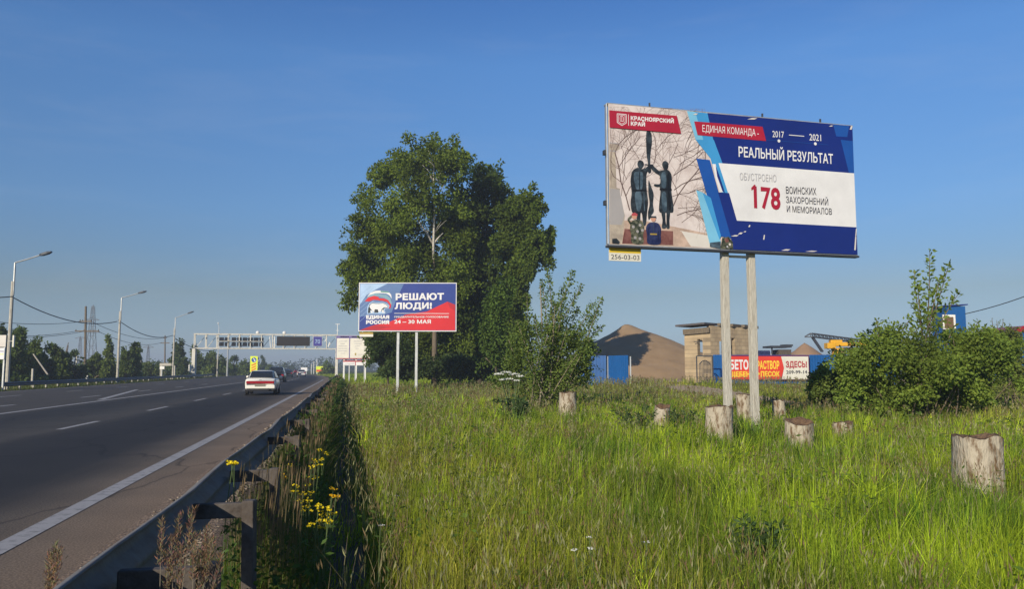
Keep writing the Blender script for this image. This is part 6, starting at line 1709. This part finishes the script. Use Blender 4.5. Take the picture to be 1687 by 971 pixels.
# tussocks: clumps of longer, brighter, arching blades
X, Y, r, s_, t_ = field_points(5200, 2.8, 34, 1.3)
k = (t_ > 0.4) & (trampled(X, Y) > 0.97); X, Y, r, t_ = X[k], Y[k], r[k], t_[k]; nb_ = 26; n = len(X)
hx = np.repeat(RNG.uniform(.34, .70, n), nb_) * RNG.uniform(.55, 1.1, n * nb_); rr = np.repeat(r, nb_); tcol = np.repeat(grass_cols(X, Y, r, t_) * RNG.uniform(.8, 1.35, (n, 1)), nb_, axis=0)
Xr = np.repeat(X, nb_) + RNG.normal(0, .045, n * nb_); Yr = np.repeat(Y, nb_) + RNG.normal(0, .045, n * nb_)
parts.append(blades(Xr, Yr, terrain(Xr, Yr) - .02, hx, 0.0055 * np.maximum(1, rr / 6.5) * RNG.uniform(.6, 1.5, n * nb_), tcol * RNG.uniform(.75, 1.25, (n * nb_, 1)), .38))
# dead straw and mixed broad-leaved weeds in drifts
X, Y, r, s_, t_ = field_points(10000, 2.8, 40, 1.35)
parts.append(blades(X, Y, terrain(X, Y), RNG.uniform(.3, .75, len(X)), 0.004 * np.maximum(1, r / 6), np.array((0.36, 0.30, 0.16))[None] * RNG.uniform(.5, 1.2, (len(X), 1)), .45))
X, Y, r, s_, t_ = field_points(60000, 2.8, 36, 1.35)
k = pn(X, Y, 1.4, 12.0) > 0.28; X, Y, r = X[k], Y[k], r[k]; n = len(X)
ax = rand_unit(n); ax[:, 2] = np.abs(ax[:, 2]) * .4; ax /= np.linalg.norm(ax, axis=1, keepdims=True)
parts.append(leaf_quads(np.stack([X, Y, terrain(X, Y) + RNG.uniform(.08, .48, n)], 1), ax, 0.05 * np.maximum(1, r / 9) * RNG.uniform(.6, 1.5, n), 0.024 * np.maximum(1, r / 9), leaf_cols(n, (0.10, 0.165, 0.03), .35, .3)))
# broad low leaves closing the bottom of the sward
X, Y, r, s_, t_ = field_points(60000, 2.6, 40, 1.4)
parts.append(blades(X, Y, terrain(X, Y) - 0.02, RNG.uniform(0.10, 0.26, len(X)), 0.016 * np.maximum(1, r / 8), grass_cols(X, Y, r, t_) * 0.8, 0.7, 0.3))
# flowering stalks with loose panicles
X, Y, r, s_, t_ = field_points(26000, 2.8, 60, 1.15)
k = (pn(X, Y, 0.5, 9.0) + 0.5 * smooth(16, 28, r) + 0.4 * smooth(3, 1, t_) + RNG.normal(0, .35, len(X))) > 0.32
k &= trampled(X, Y) > 0.97; X, Y, r, t_ = X[k], Y[k], r[k], t_[k]; n = len(X)
z = terrain(X, Y); h = RNG.uniform(0.42, 0.72, n)
parts.append(blades(X, Y, z, h, 0.003 * np.maximum(1, r / 6), np.tile(np.array((0.17, 0.17, 0.06)), (n, 1)) * RNG.uniform(.7, 1.3, (n, 1)), 0.10, 0.6))
pk = 5
Xp = np.repeat(X, pk) + RNG.normal(0, .018, n * pk); Yp = np.repeat(Y, pk) + RNG.normal(0, .018, n * pk); zp_ = np.repeat(z + h * RNG.uniform(.86, .93, n), pk) + RNG.uniform(-.09, .05, n * pk); rp_ = np.repeat(r, pk)
hc = np.where(RNG.uniform(0, 1, (n, 1)) < 0.5, 1, 0) * np.array((0.22, 0.155, 0.075)) ; hc = np.where(hc.sum(1, keepdims=True) > 0, hc, np.array((0.33, 0.32, 0.15))[None])
ax = rand_unit(n * pk) * 0.5 + np.array([0, 0, 1.0])[None]; ax /= np.linalg.norm(ax, axis=1, keepdims=True)
parts.append(leaf_quads(np.stack([Xp, Yp, zp_], 1), ax, 0.055 * RNG.uniform(.6, 1.4, n * pk), 0.008 * np.maximum(1, rp_ / 8), np.repeat(hc, pk, axis=0) * RNG.uniform(.7, 1.25, (n * pk, 1))))
V, Fq, cc = merge(parts)
o = np_obj('grass', V, Fq, cc, M['blade']); o['kind'] = 'stuff'; o['label'] = 'tall flowering meadow grass of the verge'

# rank weeds between guardrail and footpath
parts = []
n = 120000; s_ = 1.6 + (100 - 1.6) * RNG.uniform(0, 1, n) ** 2.1; t_ = RNG.uniform(-0.80, -0.14, n)
tt = t_ - bend(s_); X = tt * CA - s_ * SA; Y = tt * SA + s_ * CA
k = RNG.uniform(0, 1, n) < (0.35 + 0.65 * smooth(-0.8, -0.55, t_)) * (0.55 + 0.45 * np.clip(pn(X, Y, 1.6, 3.0) + .4, 0, 1)); X, Y, s_, t_ = X[k], Y[k], s_[k], t_[k]; n = len(X)
h = (0.40 + 0.16 * pn(X, Y, 1.1, 4.0)) * RNG.uniform(.5, 1.4, n) * (1 - 0.5 * smooth(-0.35, -0.1, t_)) * (0.75 + 0.55 * smooth(3.8, 7.5, s_))
c = np.where(RNG.uniform(0, 1, (n, 1)) < .36, np.array((0.19, 0.155, 0.065))[None], np.array((0.105, 0.16, 0.023))[None]) * RNG.uniform(.55, 1.35, (n, 1))
parts.append(blades(X, Y, terrain(X, Y) - .02, h, 0.006 * np.maximum(1, s_ / 7) * RNG.uniform(.6, 1.6, n), c, 0.35))
# broad weed leaves
n = 16000; s_ = 2.2 + 60 * RNG.uniform(0, 1, n) ** 2.2; t_ = RNG.uniform(-0.72, -0.12, n); tt = t_ - bend(s_); X = tt * CA - s_ * SA; Y = tt * SA + s_ * CA
k = pn(X, Y, 1.9, 8.0) > -0.15; X, Y, s_, t_ = X[k], Y[k], s_[k], t_[k]; n = len(X)
zz = terrain(X, Y) + RNG.uniform(0.02, 0.55, n) * (0.65 + 0.75 * smooth(3.5, 9, s_)) * (1 - .5 * smooth(-.35, -.1, t_))
ax = rand_unit(n); ax[:, 2] = np.abs(ax[:, 2]) * .5; ax /= np.linalg.norm(ax, axis=1, keepdims=True)
parts.append(leaf_quads(np.stack([X, Y, zz], 1), ax, 0.055 * np.maximum(1, s_ / 9) * RNG.uniform(.6, 1.4, n), 0.026 * np.maximum(1, s_ / 9), leaf_cols(n, (0.06, 0.105, 0.025), .3, .2)))
# seed heads along the rail
n = 1500; s_ = 5.5 + 70 * RNG.uniform(0, 1, n) ** 1.7; t_ = RNG.uniform(-0.72, -0.25, n); tt = t_ - bend(s_); X = tt * CA - s_ * SA; Y = tt * SA + s_ * CA
zz = terrain(X, Y) + RNG.uniform(.5, .95, n)
parts.append(blades(X, Y, terrain(X, Y), zz - terrain(X, Y), 0.0035 * np.maximum(1, s_ / 7), np.tile(np.array((0.17, 0.14, 0.07)), (n, 1)), .06, .7))
parts.append(leaf_quads(np.stack([X, Y, zz - .12], 1), np.tile(np.array((0.1, 0, 1.0)), (n, 1)), 0.11 * RNG.uniform(.6, 1.3, n), 0.010 * np.maximum(1, s_ / 7), np.tile(np.array((0.20, 0.14, 0.075)), (n, 1)) * RNG.uniform(.7, 1.3, (n, 1))))
# weeds growing through the gravel against the rail foot, road side
n = 5000; s_ = 2.0 + 60 * RNG.uniform(0, 1, n) ** 1.8; t_ = -0.95 - 0.16 * RNG.uniform(0, 1, n) ** 2; tt = t_ - bend(s_); X = tt * CA - s_ * SA; Y = tt * SA + s_ * CA
k = pn(X, Y, 2.5, 6.0) > 0.25; X, Y, s_ = X[k], Y[k], s_[k]
parts.append(blades(X, Y, X * 0 - .05, RNG.uniform(.08, .3, len(X)), 0.005 * np.maximum(1, s_ / 7), np.tile(np.array((0.12, 0.13, 0.05)), (len(X), 1)), .4))
V, Fq, cc = merge(parts)
o = np_obj('weeds', V, Fq, cc, M['blade']); o['kind'] = 'stuff'; o['label'] = 'rank weeds and dry seed heads along the guardrail'

# far verges: strips beyond both rails, and the grass past the field
parts = []
n = 30000; s_ = RNG.uniform(38, 200, n); t_ = np.where(RNG.uniform(0, 1, n) < .45, RNG.uniform(-23.6, -22.15, n), RNG.uniform(-31, -23.7, n)); tt = t_ - bend(s_); X = tt * CA - s_ * SA; Y = tt * SA + s_ * CA
hh = np.where(t_ > -23.7, RNG.uniform(.10, .30, n), RNG.uniform(.25, .6, n))
parts.append(blades(X, Y, terrain(X, Y) - .02, hh, 0.055, np.tile(np.array((0.115, 0.145, 0.035)), (n, 1)) * RNG.uniform(.6, 1.3, (n, 1)) + np.where(RNG.uniform(0, 1, (n, 1)) < .25, np.array((.05, .01, .01))[None], 0), .5, .3))
n = 26000; s_ = RNG.uniform(50, 230, n); t_ = RNG.uniform(-0.7, 26, n) ; tt = t_ - bend(s_); X = tt * CA - s_ * SA; Y = tt * SA + s_ * CA
k = ~((Y > 63) & (X > 4.5)) & ~((s_ < 60) & (t_ < 0.3)); X, Y, t_ = X[k], Y[k], t_[k]; n = len(X)
parts.append(blades(X, Y, terrain(X, Y) - .02, RNG.uniform(.25, .6, n), 0.06, grass_cols(X, Y, np.full(n, 45.0), t_), .4, .3))
V, Fq, cc = merge(parts)
o = np_obj('grass', V, Fq, cc, M['blade']); o['kind'] = 'stuff'; o['label'] = 'rough grass of the distant verges'

# ---- single plants
def plumed_clump(px, Y, tops, label):
    b = on_ground(px, Y); t = thing('plumed_grass', label, 'grass clump', b)
    mb = MB(); ps = []; ax = []; cs = []; bl = []
    for (x, y) in tops:
        tip = P(x, y, Y); st_ = curve_stem((b.x + random.uniform(-.05, .05), b.y + random.uniform(-.04, .04), b.z), tip, 0.08); mb.tube(st_, [0.0024 * (1 - .07 * i) for i in range(8)], 4)
        L = 0.17
        for j in range(200):
            f = j / 200; i_ = 7 - f * L / ((st_[7] - st_[0]).length / 7); i_ = max(0, min(6.999, i_)); q = st_[int(i_)].lerp(st_[int(i_) + 1], i_ - int(i_))
            ps.append(q + Vector((random.gauss(0, .006), random.gauss(0, .006), 0))); d = Vector((random.uniform(-.75, .75), random.uniform(-.6, .6), random.uniform(.45, 1))).normalized(); ax.append(d); cs.append([c * random.uniform(.7, 1.3) for c in (0.21, 0.145, 0.085)])
    n = len(ps); V, Fq, cc = leaf_quads(np.array([tuple(p) for p in ps]), np.array([tuple(a) for a in ax]), 0.022 * RNG.uniform(.6, 1.3, n), 0.0032, np.array(cs))
    mb.build('stem', M['twig'], parent=t); np_obj('plume', V, Fq, cc, M['flower'], parent=t)
    n = 420; X = b.x + RNG.normal(0, .11, n); Yy = b.y + RNG.normal(0, .06, n); V, Fq, cc = blades(X, Yy, np.full(n, b.z), RNG.uniform(.25, .62, n), 0.0045, np.array((0.155, 0.17, 0.05))[None] * RNG.uniform(.6, 1.3, (n, 1)), .35)
    np_obj('blades', V, Fq, cc, M['blade'], parent=t)
plumed_clump(305, 3.05, [(268, 858), (318, 838), (295, 850), (342, 868), (283, 885), (352, 888), (322, 880), (300, 900), (366, 915), (276, 910), (332, 910)], 'clump of brown plumed grass leaning against the near end of the guardrail')
plumed_clump(95, 3.0, [(92, 898), (100, 905), (84, 912)], 'thin wisp of pale seeding grass on the gravel beside the guardrail')
def flower_plant(px, Y, heads, name, label, cat, petal, hw=0.012, leaf=(0.07, 0.13, 0.03), group=None, per=7, sp=0.03, leaves=40, flatten=0.5):
    b = on_ground(px, Y); t = thing(name, label, cat, b, group); mb = MB(); ps = []; lp = []
    for (x, y) in heads:
        tip = P(x, y, Y + random.uniform(-.1, .1)); st_ = curve_stem((b.x + random.uniform(-.03, .03), b.y, b.z), tip, .1); mb.tube(st_, [0.003 * max(1, Y / 8)] * 8, 4)
        for j in range(per): ps.append((tip.x + random.gauss(0, sp), tip.y + random.gauss(0, sp), tip.z + random.gauss(0, sp * flatten)))
        for j in range(leaves // len(heads) + 1):
            q = st_[random.randint(1, 5)]; lp.append((q.x + random.gauss(0, .03), q.y + random.gauss(0, .03), q.z))
    parts = []
    ps = np.array(ps); n = len(ps)
    for a in range(3):
        ax = rand_unit(n); ax[:, 2] = np.abs(ax[:, 2]) * .6 + 0.1; parts.append(leaf_quads(ps, ax / np.linalg.norm(ax, axis=1, keepdims=True), hw, hw * .9, np.array(petal)[None] * RNG.uniform(.8, 1.15, (n, 1))))
    V, Fq, cc = merge(parts)
    n = len(lp); V2, F2, c2 = leaf_quads(np.array(lp), rand_unit(n), 0.06 * max(1, Y / 9), 0.022 * max(1, Y / 9), leaf_cols(n, leaf))
    mb.build('stem', M['greenstem'], parent=t); np_obj('blossom', V, Fq, cc, M['flower'], parent=t); np_obj('leaves', V2, F2, c2, M['leaf'], parent=t)
M['greenstem'] = mat('green_stem', (0.09, 0.13, 0.04), 0.7)
YEL = (0.72, 0.56, 0.02); gy = 'yellow flowers on the guardrail verge'
flower_plant(384, 5.4, [(384, 764), (381, 762), (386, 766)], 'yellow_flower', 'single yellow bloom reaching above the guardrail top', 'flower', YEL, .018, group=gy, sp=.012)
flower_plant(440, 6.6, [(437, 780), (441, 784), (446, 797), (436, 798)], 'yellow_flower', 'yellow flowers beside the bracketed guardrail post', 'flower', YEL, .016, group=gy, sp=.016)
flower_plant(464, 6.9, [(461, 785), (466, 789), (469, 788)], 'yellow_flower', 'three orange-yellow blooms close together above the weeds', 'flower', (0.75, 0.42, 0.02), .018, group=gy, sp=.014)
flower_plant(512, 7.0, [(513, 772), (520, 761), (526, 768), (508, 800), (518, 789)], 'yellow_flower', 'tallest scattered yellow flowers by the shaded footpath', 'flower', YEL, .014, group=gy, sp=.015)
flower_plant(545, 6.0, [(546, 818), (553, 819), (549, 806)], 'yellow_flower', 'two bright blooms overhanging the footpath shadow', 'flower', (0.78, 0.48, 0.02), .016, group=gy, sp=.014)
flower_plant(530, 5.3, [(524, 842), (531, 850), (540, 838), (536, 860), (522, 862), (545, 848), (532, 870), (516, 868), (541, 862), (526, 834)], 'yellow_flower', 'biggest clump of yellow flowers at the edge of the footpath', 'flower', YEL, .017, group=gy, sp=.018, leaves=120)
flower_plant(490, 6.2, [(488, 802), (481, 812), (500, 815), (510, 812)], 'yellow_flower', 'loose yellow flowers in the middle of the weeds', 'flower', YEL, .014, group=gy, sp=.015)
flower_plant(470, 7.6, [(462, 770), (470, 776), (478, 768), (474, 790)], 'yellow_flower', 'small yellow flowers deep among the dry seed heads', 'flower', YEL, .013, group=gy, sp=.014)
flower_plant(500, 5.8, [(496, 826), (504, 834), (510, 828), (500, 842)], 'yellow_flower', 'low yellow flowers just beside the biggest yellow clump', 'flower', YEL, .013, group=gy, sp=.015)
flower_plant(532, 8.2, [(528, 742), (536, 748), (531, 758)], 'yellow_flower', 'farthest yellow flowers along the shaded footpath', 'flower', YEL, .015, group=gy, sp=.016)
# hogweed
b = on_ground(843, 23.0); hg = thing('hogweed', 'hogweed with flat white flower heads at the foot of the poplar bush', 'plant', b)
mb = MB(); heads = []
for (x, y, r) in ((822, 616, .13), (834, 613, .15), (848, 616, .16), (857, 620, .10), (838, 624, .14), (826, 626, .08), (852, 627, .09)):
    c = P(x, y, 23.0 + random.uniform(-.25, .25)); st_ = curve_stem((b.x + random.uniform(-.06, .06), b.y, b.z), c - Vector((0, 0, .08)), .08); mb.tube(st_, [.018 - .0015 * i for i in range(8)], 5)
    ps = []; heads.append(ps)
    for j in range(90):
        a = random.uniform(0, 6.28); q = r * math.sqrt(random.random()); ps.append((c.x + q * math.cos(a), c.y + q * math.sin(a), c.z - q * q * 1.2 + random.gauss(0, .008)))
    for j in range(8): mb.bar(c - Vector((0, 0, .08)), c + Vector((r * .8 * math.cos(j * .785), r * .8 * math.sin(j * .785), -.01)), .006)
mb.build('stem', M['greenstem'], parent=hg)
for ps in heads:
  ps = np.array(ps); n = len(ps); ax = rand_unit(n); ax[:, 2] *= .3; V, Fq, cc = leaf_quads(ps, ax, .04, .035, np.array((0.78, 0.78, 0.70))[None] * RNG.uniform(.85, 1.1, (n, 1))); np_obj('umbel', V, Fq, cc, M['flower'], parent=hg)
lp = np.stack([RNG.normal(b.x, .28, 240), RNG.normal(b.y, .2, 240), b.z + RNG.uniform(.1, .8, 240)], 1); V, Fq, cc = leaf_quads(lp, rand_unit(240), .16, .085, leaf_cols(240, (0.07, 0.11, 0.04))); np_obj('leaves', V, Fq, cc, M['leaf'], parent=hg)
# broad dark herbs standing in the meadow
def herb(px, Y, h, r, n, label, col=(0.055, 0.095, 0.032), ln=0.09):
    b = on_ground(px, Y); t = thing('meadow_herb', label, 'plant', b, 'dark leafy herbs in the meadow')
    mb = MB(); sts = [curve_stem(b, (b.x + random.gauss(0, r * .6), b.y + random.gauss(0, r * .5), b.z + h * random.uniform(.7, 1.1)), .1) for i in range(9)]
    V, Fq, cc = shoots(mb, sts, n, r * .5, .12, ln, ln * .42, col, .006, yellow=.1); mb.build('stem', M['greenstem'], parent=t); np_obj('leaves', V, Fq, cc, M['leaf'], parent=t)
herb(1240, 5.6, 0.50, .26, 900, 'largest dark leafy herb in the open meadow, low in the view', ln=.055)
herb(852, 20.0, 0.75, .3, 420, 'dark thistle-like herb below the hogweed', ln=.11)
herb(1050, 17.0, 0.75, .4, 520, 'grey-green herb just below the narrow leaning stump', (0.07, 0.105, 0.04), .09)
herb(1120, 18.5, 0.65, .35, 420, 'leafy herb between the leaning stump and the tall dripping stump', (0.05, 0.085, 0.03), .09)
herb(700, 12.0, 0.42, .4, 420, 'olive herb patch on the sunny side of the footpath', (0.08, 0.105, 0.035), .06)
herb(580, 4.6, 0.34, .20, 520, 'broad-leaved weed darkening the footpath edge', (0.05, 0.09, 0.028), .06)
wh = [(652, 818), (627, 866), (971, 886), (948, 907), (975, 905), (1066, 895), (775, 752)]
for i, (x, y) in enumerate(wh):
    ang = math.atan((y - HY) / F); Y = (CH - 0.42) / math.tan(ang)
    flower_plant(x, Y, [(x, y)], 'white_flower', 'small white yarrow head standing in the tall grass', 'flower', (0.66, 0.66, 0.60), 0.009, group='small white flowers in the meadow', sp=.013, leaves=6, flatten=.15)

# ================================================================== HAZE
def haze():
    mb = MB(); mb.box((0, 560, 10.5), (3600, 1700, 25)); 
    m = bpy.data.materials.new('haze_air'); m.use_nodes = True; N = m.node_tree.nodes; N.remove(N['Principled BSDF'])
    v = N.new('ShaderNodeVolumePrincipled'); v.inputs['Color'].default_value = (0.80, 0.88, 0.98, 1); v.inputs['Density'].default_value = HAZE_D; v.inputs['Anisotropy'].default_value = 0.2
    m.node_tree.links.new(v.outputs[0], N['Material Output'].inputs['Volume'])
    o = mb.build('haze', m); o['kind'] = 'stuff'
HAZE_D = 0.0009
haze()
